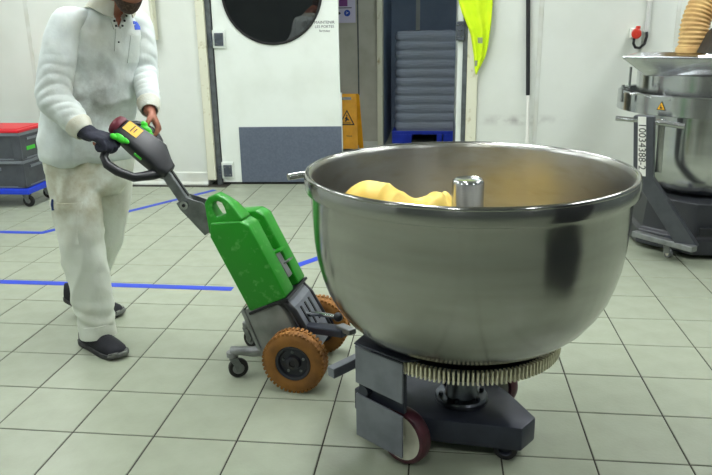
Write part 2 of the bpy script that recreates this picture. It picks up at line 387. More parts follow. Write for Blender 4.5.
# corridor behind the door
cw = wall('wall_corridor', (-2.6, 8.0, 0), (-.66, 8.1, 2.6), M['corr'], 'grey white corridor wall behind the doorway')
for x in (-1.0, -.955+.0): pass
MB().bb((-.93, 7.992, .0), (-.915, 8.002, 2.6)).build('joint_strip', M['gasket'], cw)
MB().bb((-2.6, 7.985, 0), (-.7, 8.005, .09)).build('skirting', M['strip'], cw, bevel=.003)
struct(MB().bb((-.715, 7.96, 0), (-.655, 8.14, 2.6)).build('trim_5', M['post'], bevel=.005), 'narrow corner post left of the storage nook')
wall('wall_nook_left', (-.74, 8.14, 0), (-.66, 9.5, 2.6), M['nook']); wall('wall_nook_back', (-.7, 9.4, 0), (1.6, 9.5, 2.6), M['nook'])
MB().bb((-.35, 9.385, 0), (-.30, 9.402, 2.6)).build('joint_strip', M['strip'], bpy.data.objects['wall_nook_back'])
wall('wall_nook_right', (1.5, 6.28, 0), (1.6, 9.5, 2.6), M['nook']); wall('wall_corridor_left', (-2.7, 6.28, 0), (-2.6, 8.1, 2.6), M['corr'])
wall('ceiling_corridor', (-2.7, 6.25, 2.6), (1.6, 9.5, 2.68), M['ceiling'])

# ---- left door leaf (closed)
dr = struct(MB().bb((-1.945, WY+.005, .02), (-.875, WY+.055, 2.15)).build('door_1', M['door'], bevel=.004, loc=(-1.955, WY, 0)), 'white swing door with a round window and grey kick plate')
MB().bb((-.875, WY+.008, .02), (-.862, WY+.05, .80)).build('edge_guard', M['door'], dr, bevel=.002)
MB().bb((-1.773, WY-.006, .022), (-.868, WY+.006, .515)).build('kick_plate', M['kick'], dr, bevel=.003)
MB().bb((-1.945, WY+.012, .004), (-.865, WY+.04, .021)).build('sweep_seal', M['rubber'], dr)
wc = V((-1.428, WY, 1.632))
MB().lathe([(.402, .004), (.412, -.010), (.424, -.008), (.426, .006)], wc, (0, 1, 0), 72).build('window_gasket', M['rubber'], dr, smooth=SM)
MB().lathe([(.0005, .0), (.4035, .0)], wc, (0, 1, 0), 72).build('window_pane', M['glass_dark'], dr)
for z in (1.262, .132):
    b = MB().bb((-1.95, WY-.012, z-.075), (-1.84, WY+.006, z+.075)).build('hinge', M['door'], dr, bevel=.004)
    MB().bb((-1.93, WY-.026, z-.055), (-1.855, WY-.012, z+.05)).build('hinge_plate', M['hinge'], b, bevel=.004)
    kn = MB()
    for k in range(4): kn.cyl((-1.962, WY-.02, z-.058+.028*k), (-1.962, WY-.02, z-.034+.028*k), .015, n=12)
    kn.build('hinge_knuckle', M['hinge'], b, smooth=SM)
    sc_ = MB()
    for sx in (-1.915, -1.87):
        for k in (-.035, .03): sc_.cyl((sx, WY-.029, z+k), (sx, WY-.026, z+k), .006, n=8)
    sc_.build('screw', M['steel'], b)
nt_ = MB().bb((-1.085, WY+.0035, 1.29), (-.90, WY+.0062, 1.41)).build('notice', M['door'], dr, bevel=.001)
for k, (t, s) in enumerate((('MAINTENIR', .033), ('LES PORTES', .031), ('fermées', .028))):
    text_mesh('lettering', t, s, M['print'], nt_, (-.993, WY+.003, 1.383-.034*k), (1,0,0), (0,0,1))
dr.rotation_euler = (0, 0, .058)      # the leaf stands slightly ajar
# ---- right leaf, swung open into the corridor
d2 = struct(MB().bb((.115, WY+.03, .02), (.158, WY+1.10, 2.15)).build('door_2', M['door'], bevel=.004), 'white swing door leaf standing open edge on')
MB().bb((.108, WY+.12, .03), (.116, WY+1.09, .50)).build('kick_plate', M['kick'], d2, bevel=.002)
for z in (1.30, .13):
    b = MB().bb((.10, WY-.016, z-.075), (.168, WY+.03, z+.075)).build('hinge', M['hinge'], d2, bevel=.004)
    sc_ = MB()
    for sx in (.115, .145):
        for k in (-.045, 0, .045): sc_.cyl((sx, WY-.019, z+k), (sx, WY-.016, z+k), .007, n=8)
    sc_.build('screw', M['steel'], b)

# ceiling lamps
def lamp(x, y, ly=1.5):
    t = thing('ceiling_lamp', 'long white ceiling lamp', 'lamp', (x, y, CEIL))
    MB().bb((x-.11, y-ly/2, CEIL-.07), (x+.11, y+ly/2, CEIL)).build('housing', M['white'], t, bevel=.008)
    MB().bb((x-.09, y-ly/2+.03, CEIL-.085), (x+.09, y+ly/2-.03, CEIL-.071)).build('diffuser', M['diffuser'], t)
    return t
def nook_fill_lamp():  # unseen fill lamp, added to brighten the nook and the wrapped trays
    t = thing('ceiling_lamp', 'small square added fill lamp, unseen in the corridor behind the doorway', 'lamp', (-.15, 7.4, 2.6))
    MB().bb((-.35, 7.2, 2.55), (.05, 7.6, 2.6)).build('housing', M['white'], t, bevel=.006)
    MB().bb((-.32, 7.23, 2.538), (.02, 7.57, 2.549)).build('diffuser', M['nook_fill_diffuser'], t)
nook_fill_lamp()
lab = {0: 'left', 1: 'middle', 2: 'right'}; rows = ('nearest the door wall', 'over the bowl and tugger', 'added behind the camera as fill')
for i, x in enumerate((-3.0, -.4, 2.2)):
    for j, y in enumerate((4.6, 2.6, -.3)):  # the row behind the camera is added as fill, with shorter lamps
        t = lamp(x, y, .8 if j == 2 else 1.5); t['group'] = 'ceiling lamps'; t['label'] = 'long white ceiling lamp, %s of the three %s' % (lab[i], rows[j])
# ================================================================== BOWL TROLLEY
BX, BY = .083, 2.235
bowl_t = thing('mixing_bowl_trolley', 'big stainless steel mixing bowl on a dark grey wheeled trolley with a toothed gear ring', 'mixing bowl', (BX, BY, 0))
P0 = V((BX, BY, 0)); bd = V((.819, -.574, 0)); ad = V((-.574, -.819, 0))
def D(b, a, z): return P0+bd*b+ad*a+V((0, 0, z))
outer = [(.236,.392),(.27,.398),(.315,.414),(.36,.44),(.397,.474),(.43,.52),(.452,.562),(.467,.607),(.480,.66),(.488,.72),(.492,.80),(.495,.872),(.499,.884),(.5115,.889),(.513,.893),(.513,.926),(.510,.934),(.504,.937)]
inner = [(.497,.937),(.492,.932),(.489,.92),(.487,.80),(.482,.72),(.474,.66),(.461,.61),(.445,.565),(.422,.525),(.39,.48),(.353,.447),(.31,.422),(.27,.407),(.2,.398),(.06,.396),(.001,.396)]
bowl = MB().lathe([(.001,.389),(.236,.392)]+outer[1:], (BX, BY, 0), n=128).build('bowl', M['bowl'], bowl_t, smooth=.6)
MB().lathe([(.504,.937)]+inner, (BX, BY, 0), n=128).build('bowl_inside', M['bowl_in'], bowl, smooth=.6)
MB().tube([(BX+.505*math.cos(2*PI*i/96), BY+.505*math.sin(2*PI*i/96), .934) for i in range(96)], .0075, 8, closed=True).build('rolled_rim', M['bowl'], bowl, smooth=3)
pz = .905
MB().lathe([(.055,.397),(.052,.45),(.0505,pz-.012),(.048,pz-.004),(.043,pz),(.034,pz-.004),(.001,pz-.004)], (BX+.002, BY, 0), n=40).build('centre_post', M['steel'], bowl, smooth=SM)
hp = [V((-.423, 2.243, .914)), V((-.452, 2.223, .914)), V((-.485, 2.20, .912))]
MB().tube(hp, [.0115, .0115, .0115], 14).build('rim_handle', M['steel'], bowl_t, smooth=SM)
# gear ring
GZ0, GZ1, GR = .352, .392, .318
MB().lathe([(.10,GZ0),(GR-.018,GZ0),(GR-.018,GZ1),(.255,GZ1),(.25,GZ1+.016),(.10,GZ1+.012),(.10,GZ0)], (BX, BY, 0), n=120).build('gear_ring', M['geardark'], bowl_t, smooth=.5)
NT = 138
tooth = None
tm = MB()
hw0, hw1 = .0033, .0028
tm.prism([(-.02, -hw0), (.0, -hw1), (.0, hw1), (-.02, hw0)], lambda u, v, d: (GR+u, v, d), GZ0-.002, GZ1)
tme = bpy.data.meshes.new('gear_tooth'); tme.from_pydata(tm.v, [], tm.f); tme.materials.append(M['brass'])
for k in range(NT):
    o = bpy.data.objects.new('gear_tooth', tme); C.objects.link(o); o.parent = bowl_t; o.rotation_euler = (0, 0, 2*PI*k/NT)
# pedestal
MB().lathe([(.001,.128),(.088,.128),(.09,.132),(.09,.146),(.086,.152),(.06,.154),(.056,.160),(.05,.19),(.048,.215),(.054,.222),(.054,.25),(.042,.256),(.042,.35),(.001,.35)], (BX, BY, 0), n=48).build('pedestal', M['darksteel'], bowl_t, smooth=.5)
for k in range(6):
    a = 2*PI*k/6+.3; q_ = V((BX+.073*math.cos(a), BY+.073*math.sin(a), .152))
    MB().lathe([(.001,.012),(.008,.012),(.0085,.01),(.0085,0)], q_, n=6).build('flange_bolt', M['darkgrey'], bowl_t)
# trolley body
wd = lambda b: .045+.55*(.258-b)
poly = [(.258,.04),(.258,-.05),(.10,-.142),(-.02,-.187),(-.33,-.187),(-.33,.187),(-.02,.187),(.05,.155)]
body = MB().prism(poly, lambda u, v, d: D(u, v, d), .048, .132).build('trolley_body', M['darkgrey'], bowl_t, bevel=.006, smooth=.6)
# wheels
def wheel(par, c, ax, r, wdt, hubm, tyrem, name='wheel', hubr=.72, dish=.012):
    ax = V(ax).normalized(); h = wdt/2
    t = MB().lathe([(r*hubr,-h),(r*.94,-h),(r,-h*.6),(r,h*.6),(r*.94,h),(r*hubr,h)], c, ax, 48).build('tyre', tyrem, par, smooth=SM)
    MB().lathe([(.001,-h+dish),(r*.16,-h+dish),(r*.5,-h+dish),(r*hubr*.9,-h+.002),(r*hubr,-h),(r*hubr,h),(r*hubr*.9,h-.002),(r*.5,h-dish),(r*.12,h-dish),(r*.11,h-dish+.006),(.001,h-dish+.006)], c, ax, 40).build('hub', hubm, t, smooth=.6)
    return t
wheel(bowl_t, D(-.045, .262, .096), ad, .096, .046, M['wheelcream'], M['wheeltyre'], hubr=.82)
wheel(bowl_t, D(-.015, -.235, .096), ad, .096, .046, M['wheelcream'], M['wheeltyre'], hubr=.82)
MB().tube([D(-.045, .27, .096), D(-.045, .17, .096)], .014, 14).build('axle', M['darkgrey'], bowl_t, smooth=SM)
MB().tube([D(-.015, -.25, .096), D(-.015, -.17, .096)], .014, 14).build('axle', M['darkgrey'], bowl_t, smooth=SM)
cf = wheel(bowl_t, D(.20, .035, .040), (.25, 1, 0), .040, .036, M['darkgrey'], M['rubber'], hubr=.6)
# coupling housing and its two cover plates
MB().prism([(-.182,.185),(-.182,.305),(-.012,.305),(-.012,.29),(-.12,.29),(-.12,.185)], lambda u, v, d: D(u, v, d), .20, .333).build('coupling_housing', M['darkgrey'], bowl_t, bevel=.003)
MB().prism([(-.235,.19),(-.197,.331),(.01,.331),(.04,.288),(-.05,.275),(-.15,.24)], lambda u, v, d: D(u, v, d), .3945, .401).build('housing_top', M['darkgrey'], bowl_t, bevel=.003)
def plate(name, b0, b1, z0l, z1l, z0r, z1r):
    mb = MB(); q0 = .323; q1 = .331
    vs = []
    for a in (q0, q1): vs += [D(b0, a, z0l), D(b1, a, z0r), D(b1, a, z1r), D(b0, a, z1l)]
    mb.add(vs, [(0,1,2,3),(7,6,5,4),(0,4,5,1),(1,5,6,2),(2,6,7,3),(3,7,4,0)])
    return mb.build(name, M['grey'], bowl_t, bevel=.0015)
plate('cover_plate', -.192, .0, .262, .394, .252, .388)
plate('cover_plate', -.192, .0, .068, .222, .058, .207)
MB().prism([(-.192,.305),(-.192,.331),(.0,.331),(.0,.324),(-.05,.323)], lambda u, v, d: D(u, v, d), .386, .392).build('plate_lip', M['darkgrey'], bowl_t)
for z in (.30, .235): MB().tube([D(-.165, .28, z), D(-.165, .325, z)], .02, 10).build('plate_spacer', M['darkgrey'], bowl_t)
MB().beam(D(-.17, .315, .07), D(-.17, .315, .33), .03, .012, up=tuple(ad)).build('plate_rail', M['darkgrey'], bowl_t)
MB().beam(D(-.292, .16, .262), D(-.312, .322, .252), .034, .036).build('coupling_bar', M['grey'], bowl_t, bevel=.003)
MB().beam(D(-.245, .20, .333), D(-.245, .20, .12), .03, .04, up=tuple(ad)).build('coupling_post', M['darkgrey'], bowl_t, bevel=.003)

# dough
def dough():
    mb = MB(); R0 = .478; nr, na = 44, 110
    ip = sorted(((z, r) for r, z in inner if z < .9))
    def zin(r):                                          # height of the bowl's inner face at radius r
        pr = sorted((rr_, z) for z, rr_ in ip)
        for (r0, z0), (r1, z1) in zip(pr, pr[1:]):
            if r0 <= r <= r1: return z0+(z1-z0)*(r-r0)/max(1e-6, r1-r0)
        return pr[-1][1]
    def H(x, y):
        z = .40
        for cx, cy, hh, sx, sy in ((-.31,.06,.475,.21,.17),(-.10,.10,.11,.05,.10),(-.045,.13,.125,.035,.08),(-.24,-.02,.015,.05,.05),(.06,.10,.12,.06,.08)):
            z += hh*math.exp(-((x-cx)/sx)**2*.5-((y-cy)/sy)**2*.5)
        wob = noise.noise(V((x*5, y*5, 4.)))
        z += .010*noise.noise(V((x*9, y*9, .3)))+.012*(1-abs(noise.noise(V((x*11+wob*2, y*9-x*6, 2.1))))*2)
        for o_, am in ((-.075, .035), (-.135, .016)):        # torn folds between the lump and the flap by the post
            d = (x-o_)*.85+(y-.1)*.3+.012*math.sin(y*60); z -= am*math.exp(-(d/.009)**2)*(1 if -.02 < y < .3 else .2)
        return z
    ox, oy = -.22, .05; rim = []
    for j in range(na):
        c_, s_ = math.cos(2*PI*j/na), math.sin(2*PI*j/na); t = .02
        while t < .9:
            x, y = ox+c_*t, oy+s_*t; r = math.hypot(x, y)
            if r > .486 or H(x, y) < zin(r)+.006: break
            t += .004
        rim.append(t-.004)
    rr = []; low = []
    for i in range(nr+1):
        k = max(.002, i/nr)
        rr.append([V((BX+ox+math.cos(2*PI*j/na)*rim[j]*k, BY+oy+math.sin(2*PI*j/na)*rim[j]*k, 0)) for j in range(na)])
    for ring in rr:
        for p in ring: p.z = max(H(p.x-BX, p.y-BY), zin(math.hypot(p.x-BX, p.y-BY))+.004)
    for k in (.999, .9, .75, .5, .2):
        ring = [V((BX+ox+math.cos(2*PI*j/na)*rim[j]*k, BY+oy+math.sin(2*PI*j/na)*rim[j]*k, 0)) for j in range(na)]
        for p in ring: p.z = zin(math.hypot(p.x-BX, p.y-BY))+.002
        low.append(ring)
    return mb.rings(rr+low)
tag(dough().build('dough', M['dough'], smooth=3), 'yellow mass of dough lying in the steel bowl', 'dough')
# torn flap of dough beside the post
# ================================================================== TUGGER
tug = thing('electric_tugger', 'green and grey electric tugger with a steel tiller and two brown tyred wheels', 'tugger', (-.53, 2.66, 0))
TO = V((-.53, 2.66, 0)); TR = Matrix.Rotation(-.12, 3, 'Z')
def T(p): return TO+TR @ V(p)
def tb(mb, *a, **k): return mb.tf(T).build(*a, **k)
def big_wheel(y):
    t = MB(); r = .125; wdt = .072
    prof = [(.072,-.032),(.088,-.036),(.108,-.036),(.118,-.030),(.1215,-.018),(.1215,.018),(.118,.030),(.108,.036),(.088,.036),(.072,.032)]
    t.lathe(prof, (0, y, r), (0, 1, 0), 60)
    tyre = tb(t, 'tyre', M['tyre'], tug, smooth=SM)
    for k in range(44):                                     # tread blocks
        for s in (-1, 1):
            a = 2*PI*(k+.5*(s > 0))/44; m = MB()
            m.box((0,0,0), (.0105, .024, .010)); R_ = Matrix.Rotation(a, 3, 'Y')
            m.tf(lambda p: R_ @ (p+V((0, s*.0205, .1205)))+V((0, y, r)))
            tb(m, 'tread_block', M['tyre'], tyre)
    sgn = -1 if y < 0 else 1
    hb = tb(MB().lathe([(.072,-.030),(.069,-.034),(.06,-.030),(.055,-.018),(.030,-.018),(.026,-.034),(.014,-.036),(.012,-.030),(.001,-.030)][::1], (0, y, r), (0, 1, 0), 40), 'hub', M['hub'], tyre, smooth=.6)
    tb(MB().lathe([(.072,.030),(.001,.026)], (0, y, r), (0, 1, 0), 40), 'hub', M['hub'], tyre)
    for k in range(5):
        a = 2*PI*k/5+.4; m = MB(); cx, cz = .043*math.cos(a), .043*math.sin(a)
        m.lathe([(.006,.012),(.006,-.003),(.0045,-.004),(.001,-.004)], (cx, y-.018, r+cz), (0, 1, 0), 8); tb(m, 'hub_bolt', M['bracket'], tyre)
big_wheel(-.178); big_wheel(.178)
tb(MB().cyl((0,-.16,.125), (0,.16,.125), .022), 'axle', M['darkgrey'], tug, smooth=SM)
# chassis housing
prof = [(-.232,.292),(-.19,.312),(-.105,.338),(-.075,.325),(-.045,.28),(.0,.19),(.0,.10),(-.06,.075),(-.155,.095)]
ch = tb(MB().prism(prof, lambda u, v, d: (u, d, v), -.118, .118), 'chassis', M['greybox'], tug, bevel=.012, smooth=SM)
tb(MB().prism([(-.240,.286),(-.226,.300),(-.150,.092),(-.164,.090)], lambda u, v, d: (u, d, v), -.122, .122), 'back_plate', M['castal'], tug, bevel=.003)
# curved front cover with rubber edges and slots
cv = [(-.125,.328),(-.09,.350),(-.053,.345),(-.02,.312),(.028,.225),(.072,.135)]
def strip(y0, y1, th, name, m, par, off=0.):
    pts = []
    for i, (x, z) in enumerate(cv):
        a = V((cv[min(i+1, 5)][0]-cv[max(i-1, 0)][0], cv[min(i+1, 5)][1]-cv[max(i-1, 0)][1])).normalized(); n = V((-a.y, a.x))
        pts.append((V((x, z))+n*off, V((x, z))+n*(off-th)))
    mb = MB().rings([[V((p[0].x, y0, p[0].y)), V((p[0].x, y1, p[0].y)), V((p[1].x, y1, p[1].y)), V((p[1].x, y0, p[1].y))] for p in pts])
    return tb(mb, name, m, par, bevel=.002)
fc = strip(-.10, .10, .03, 'front_cover', M['grey'], tug)
for y in (-.108, .108):
    tb(MB().tube([(x, y, z-.012) for x, z in cv], .013, 10), 'rubber_edge', M['black'], tug, smooth=SM)
tb(MB().tube([(cv[0][0], y, cv[0][1]-.012) for y in (-.108, .108)], .012, 10), 'rubber_edge', M['black'], tug, smooth=SM)
for y in (-.05, .0, .05):
    p, q_ = (-.012, y, .299), (.036, y, .211)
    tb(MB().beam(p, q_, .012, .006, up=(.9, 0, .45)), 'slot', M['black'], fc)
tb(MB().prism([(-.03,.27),(.01,.19),(.05,.10),(-.03,.07)], lambda u, v, d: (u, d, v), -.09, .09), 'drive_block', M['darkgrey'], tug, bevel=.008)
# coupling hook reaching to the bowl trolley
tb(MB().tube([(.0,-.03,.255),(.06,-.05,.272),(.15,-.09,.282)], .010, 12), 'coupling_rod', M['steel'], tug, smooth=SM)
tb(MB().sphere((.155,-.095,.285), .019, 14, 8), 'rod_ball', M['black'], tug, smooth=3)
tb(MB().beam((-.01,-.06,.215), (.20,-.155,.250), .05, .03), 'coupling_arm', M['darkgrey'], tug, bevel=.005)
tb(MB().beam((.02,.03,.18), (.20,-.10,.235), .03, .03), 'coupling_arm', M['black'], tug, bevel=.005)
tb(MB().beam((.17,-.13,.262), (.235,-.185,.268), .035, .022), 'coupling_jaw', M['castal'], tug, bevel=.004)
# rear castors
def castor(wx, wy, par, armpts, ang):
    r = .040
    br = tb(MB().tube(armpts, [.026, .021, .018, .022], 12), 'castor_arm', M['castal'], par, smooth=SM)
    px_, pz_ = wx-.022*math.cos(ang), .098
    tb(MB().lathe([(.001,.016),(.02,.016),(.022,.012),(.022,-.004),(.016,-.01),(.001,-.01)], (px_, wy-.022*math.sin(ang), pz_), n=20), 'swivel', M['castal'], br, smooth=SM)
    d = V((math.cos(ang), math.sin(ang), 0)); s = V((-d.y, d.x, 0)); cc = V((wx, wy, r)); top = V((px_, wy-.022*math.sin(ang), pz_-.008))
    for k in (-1, 1):
        m = MB(); o_ = s*k*.018
        m.rings([[p+o_+s*e*.0025 for e, p in ((-1, a), (1, a), (1, b), (-1, b))] for a, b in ((top-d*.014, top+d*.02), (cc-d*.014+V((0,0,.012)), cc+d*.016+V((0,0,.012))), (cc-d*.008-V((0,0,.01)), cc+d*.008-V((0,0,.01))))])
        tb(m, 'fork_cheek', M['bracket'], br)
    t = tb(MB().lathe([(.024,-.014),(.036,-.014),(.04,-.009),(.04,.009),(.036,.014),(.024,.014)], cc, s, 28), 'castor_wheel', M['rubber'], br, smooth=SM)
    tb(MB().lathe([(.001,-.0155),(.012,-.0155),(.013,-.012),(.024,-.012),(.024,.012),(.013,.012),(.012,.0155),(.001,.0155)], cc, s, 20), 'castor_hub', M['castal'], br, smooth=SM)
castor(-.265, -.125, tug, [(-.150,-.09,.118),(-.20,-.115,.112),(-.255,-.13,.118),(-.285,-.13,.112)], .5)
castor(-.315, .150, tug, [(-.150,.08,.118),(-.205,.10,.118),(-.26,.135,.140),(-.33,.145,.112)], -.4)
tb(MB().beam((-.13,0,.115), (-.17,0,.115), .22, .025), 'castor_beam', M['castal'], tug, bevel=.005)
# twin green canisters leaning back over the chassis
uu = V((-.441, 0, .897)); vv = V((.907, 0, .42)); og = V((-.200, 0, .288))
def K(v_, u_, y): return og+vv*v_+uu*u_+V((0, y, 0))
def can(y0, y1, full):
    pf = [(.004,0),(.168,0),(.172,.008),(.172,.315),(.150,.345),(.030,.385),(.0,.335),(.0,.006)]
    c_ = tb(MB().prism(pf, lambda v_, u_, d: K(v_, u_, d), y0, y1), 'canister', M['green'], tug, bevel=.013, seg=3, smooth=3)
    if full:                                              # carrying handle: a tapered block with a hole through it
        outer_ = [(.0,.345),(.018,.41),(.034,.462),(.060,.478),(.098,.477),(.124,.446),(.142,.41),(.158,.345)]
        inner_ = [(.058,.392),(.054,.415),(.058,.444),(.070,.450),(.090,.449),(.102,.436),(.106,.415),(.102,.392)]
        ym = (y0+y1)/2; R_ = []
        for lp, hw in ((outer_, None), (outer_, 1), (inner_, 1), (inner_, None)):
            s_ = 1 if hw else -1
            R_.append([K(a, b, ym+s_*(.046 if b < .36 else (.034 if b < .42 else .026))) for a, b in lp])
        tb(MB().rings(R_, closed=True), 'canister_handle', M['green'], c_, bevel=.006, seg=2, smooth=1.0)
    return c_
can(-.122, -.022, True); can(.040, .125, False)
tb(MB().prism([(.02,.0),(.135,.0),(.135,.29),(.02,.33)], lambda v_, u_, d: K(v_, u_, d), -.024, .042), 'canister_core', M['greybox'], tug, bevel=.004)
tb(MB().prism([(.13,.05),(.17,.05),(.165,.16),(.13,.19)], lambda v_, u_, d: K(v_, u_, d), -.012, .032), 'latch_bracket', M['castal'], tug, bevel=.003)
tb(MB().beam(K(.135,.165,.01), K(.195,.165,.01), .07, .008, up=(0,0,1)), 'latch', M['green'], tug, bevel=.002)
tb(MB().beam(K(.135,.105,.03), K(.195,.11,.03), .05, .006), 'latch', M['castal'], tug, bevel=.002)
tb(MB().prism([(-.008,-.012),(.175,-.012),(.175,-.0015),(-.008,-.0015)], lambda v_, u_, d: K(v_, u_, d), -.125, .128), 'canister_tray', M['black'], tug, bevel=.002)
# tiller joint and tube (world coordinates)
J = V((-1.007, 2.685, .70)); B0 = V((-1.094, 2.688, .84))
axd = (J-B0).normalized(); side = V((0, 1, 0)); nrm = axd.cross(side)
end = T(K(.0, .30, .0))
MB().beam(B0-axd*.03, J+axd*.02, .046, .040, up=tuple(nrm)).build('tiller_tube', M['bracket'], tug, bevel=.005)
MB().beam(B0+axd*.0+nrm*.0215, J-axd*.02+nrm*.0215, .012, .004, up=tuple(nrm)).build('tube_slot', M['black'], tug)
MB().beam(B0+axd*.0-nrm*.0215, J-axd*.02-nrm*.0215, .012, .004, up=tuple(nrm)).build('tube_slot', M['black'], tug)
jd = (end-J).normalized(); jn = jd.cross(side)
for s in (-1, 1):
    poly = [(-.028,-.02),(-.02,.024),(.045,.055),(.115,.055),(.15,.0),(.14,-.045),(.05,-.035),(.0,-.03)]
    MB().prism(poly, lambda u_, v_, d: J+jd*u_+jn*v_+side*d, s*.030-.003, s*.030+.003).build('joint_plate', M['bracket'], tug, bevel=.0015)
MB().prism([(.055,-.03),(.055,.048),(.115,.048),(.14,.0),(.13,-.04)], lambda u_, v_, d: J+jd*u_+jn*v_+side*d, -.027, .027).build('joint_block', M['bracket'], tug, bevel=.004)
MB().tube([J-side*.045, J+side*.045], .017, 18).build('joint_pin', M['steel'], tug, smooth=SM)
MB().tube([J-side*.0485, J-side*.045], .007, 10).build('pin_bolt', M['black'], tug)
MB().beam(J+jd*.125, T(K(.05,.20,0)), .05, .05).build('tiller_root', M['bracket'], tug, bevel=.004)
# tiller head
HA = V((-.775, 0, .632)).normalized(); HW = V((-.406, -.766, -.498)).normalized(); HN = HW.cross(HA).normalized()
if HN.z < 0: HN = -HN
def HD(a, w_, n_): return B0+HA*a+HW*w_+HN*n_
secs = [(-.03,.030,.03),(.0,.044,.036),(.05,.058,.042),(.11,.056,.042),(.16,.052,.04),(.205,.047,.034),(.235,.040,.03)]
def sqr(x, e=.5): return math.copysign(abs(x)**e, x)
rg = [[HD(a, -.02*min(1, max(0, a/.05))+ww*sqr(math.cos(2*PI*k/24)), nn*sqr(math.sin(2*PI*k/24))) for k in range(24)] for a, ww, nn in secs]
head = MB().rings(rg).build('tiller_head', M['black'], tug, smooth=SM, bevel=.003)
def loop(s):
    if s > 0: pts = [(-.012,.01),(.014,.054),(.056,.11),(.117,.133),(.162,.136),(.192,.120),(.209,.085),(.208,.045),(.20,.0)]
    else: pts = [(.06,.05),(.075,.078),(.095,.098),(.12,.11),(.15,.114),(.18,.11),(.205,.095),(.222,.068),(.23,.03)]
    f = []
    for i in range(len(pts)-1):
        for t in (0, .5): f.append((pts[i][0]*(1-t)+pts[i+1][0]*t, pts[i][1]*(1-t)+pts[i+1][1]*t))
    f.append(pts[-1])
    return MB().tube([HD(a, s*b, -.004 if s > 0 else -.03*min(1, b/.09)) for a, b in f], [.020]*3+[.018]*6+[.016]*(len(f)-9), 14).build('grip_loop', M['black'], tug, smooth=3)
loop(1); loop(-1)
MB().lathe([(.001,.030),(.026,.028),(.038,.022),(.044,.010),(.043,-.008),(.001,-.010)], HD(.235,-.022,.0), tuple(HA), 32).build('safety_bumper', M['maroon'], tug, smooth=SM)
lb = MB().box((0,0,0), (.066,.046,.0016)).tf(lambda p: HD(.182+p.x, p.y-.030, .0425+p.z-.005*(p.x>0))).build('warning_label', M['yellow'], head)
for k, L_ in enumerate((.030,.034,.022)):
    MB().box((0,0,0), (.0035, L_, .0006)).tf(lambda p: HD(.196-.013*k+p.x, p.y-.030, .0437+p.z-.0045*(k<1))).build('print_line', M['signblack'], head)
def paddle(s, a, w_, n_):
    mb = MB().sphere((0,0,0), .02, 14, 8, (1.35,.8,.62)); mb.sphere((.02,.012,.003), .013, 12, 8, (1.2,.9,.7)); mb.sphere((-.022,-.006,.002), .013, 12, 8, (1.3,.8,.6))
    return mb.tf(lambda p: HD(a+p.x, s*(w_+p.y), n_+p.z)).build('thumb_paddle', M['lime'], tug, smooth=3)
paddle(1, .192, .034, .036); paddle(-1, .150, .076, .022)
MB().box((0,0,0), (.036,.014,.010)).tf(lambda p: HD(.100+p.x, .035+p.z, .012+p.y)).build('lift_button', M['lime'], head, bevel=.003)
text_mesh('lettering', 'tug', .016, M['white'], head, HD(.105,-.008,.0405), tuple(HW*-1), tuple(HA)) if False else None
# ================================================================== FAR DOUGH MIXER
MX, MY = 1.66, 4.66
mx = thing('dough_mixer', 'stainless dough mixer with ring guard, hopper and dark grey arm on the right', 'mixer', (MX, MY, 0))
MB().lathe([(.001,.345),(.26,.345),(.30,.352),(.345,.378),(.385,.42),(.41,.47),(.425,.54),(.432,.62),(.434,.86)], (MX, MY, 0), n=96).build('bowl', M['steel'], mx, smooth=.6)
MB().lathe([(.545,.842),(.556,.838),(.568,.842),(.568,.948),(.560,.955),(.552,.948),(.552,.86),(.545,.842)], (MX, MY, 0), n=96).build('ring_guard', M['steel'], mx, smooth=.5)
MB().lathe([(.43,.87),(.55,.862),(.55,.872),(.43,.88),(.43,.87)], (MX, MY, 0), n=96).build('guard_shelf', M['steel'], mx, smooth=.5)
MB().lathe([(.455,.875),(.462,.875),(.465,1.06),(.455,1.065),(.43,1.065)], (MX, MY, 0), n=96).build('drum', M['steel'], mx, smooth=.5)
for a_ in (3.5, 3.95, 4.4, 4.85):
    MB().sphere((MX+.5685*math.cos(a_), MY+.5685*math.sin(a_), .935), .005, 8, 6).build('rivet', M['steel'], mx)
# hopper tray above
def hop(z0, z1, ins):
    top = [(1.035,4.44),(1.25,4.95),(2.3,4.95),(2.3,3.80),(1.46,4.225)]
    bot = [(1.17,4.43),(1.32,4.85),(2.2,4.85),(2.2,3.95),(1.50,4.27)]
    mb = MB(); n = 5
    R_ = [[V((*p, z1)) for p in top], [V((*p, z0)) for p in bot], ]
    tin = [V((MX+.1+(p[0]-MX-.1)*.97, 4.55+(p[1]-4.55)*.97, z1)) for p in top]; bin_ = [V((MX+.1+(p[0]-MX-.1)*.97, 4.55+(p[1]-4.55)*.97, z0+.01)) for p in bot]
    return mb.rings([R_[1], R_[0], [p+V((0,0,.012)) for p in R_[0]], [p+V((0,0,.012)) for p in tin], bin_])
hop(1.055, 1.155, 0).build('hopper', M['steel'], mx, bevel=.003)
# guard lever at the left
MB().tube([(1.115,4.55,1.10),(1.115,4.55,.985),(1.105,4.53,.975),(1.06,4.50,.985)], .008, 8).build('guard_rod', M['steel'], mx, smooth=SM)
MB().tube([(1.065,4.49,1.0),(1.065,4.49,.90)], .009, 8).build('guard_rod', M['steel'], mx, smooth=SM)
for k in range(3): MB().tube([(1.10+.012*k,4.46-.012*k,.948+.006*k),(1.16,4.42-.03*k,.952),(1.20,4.40-.03*k,.93)], .005, 6).build('guard_spring', M['steel'], mx, smooth=SM)
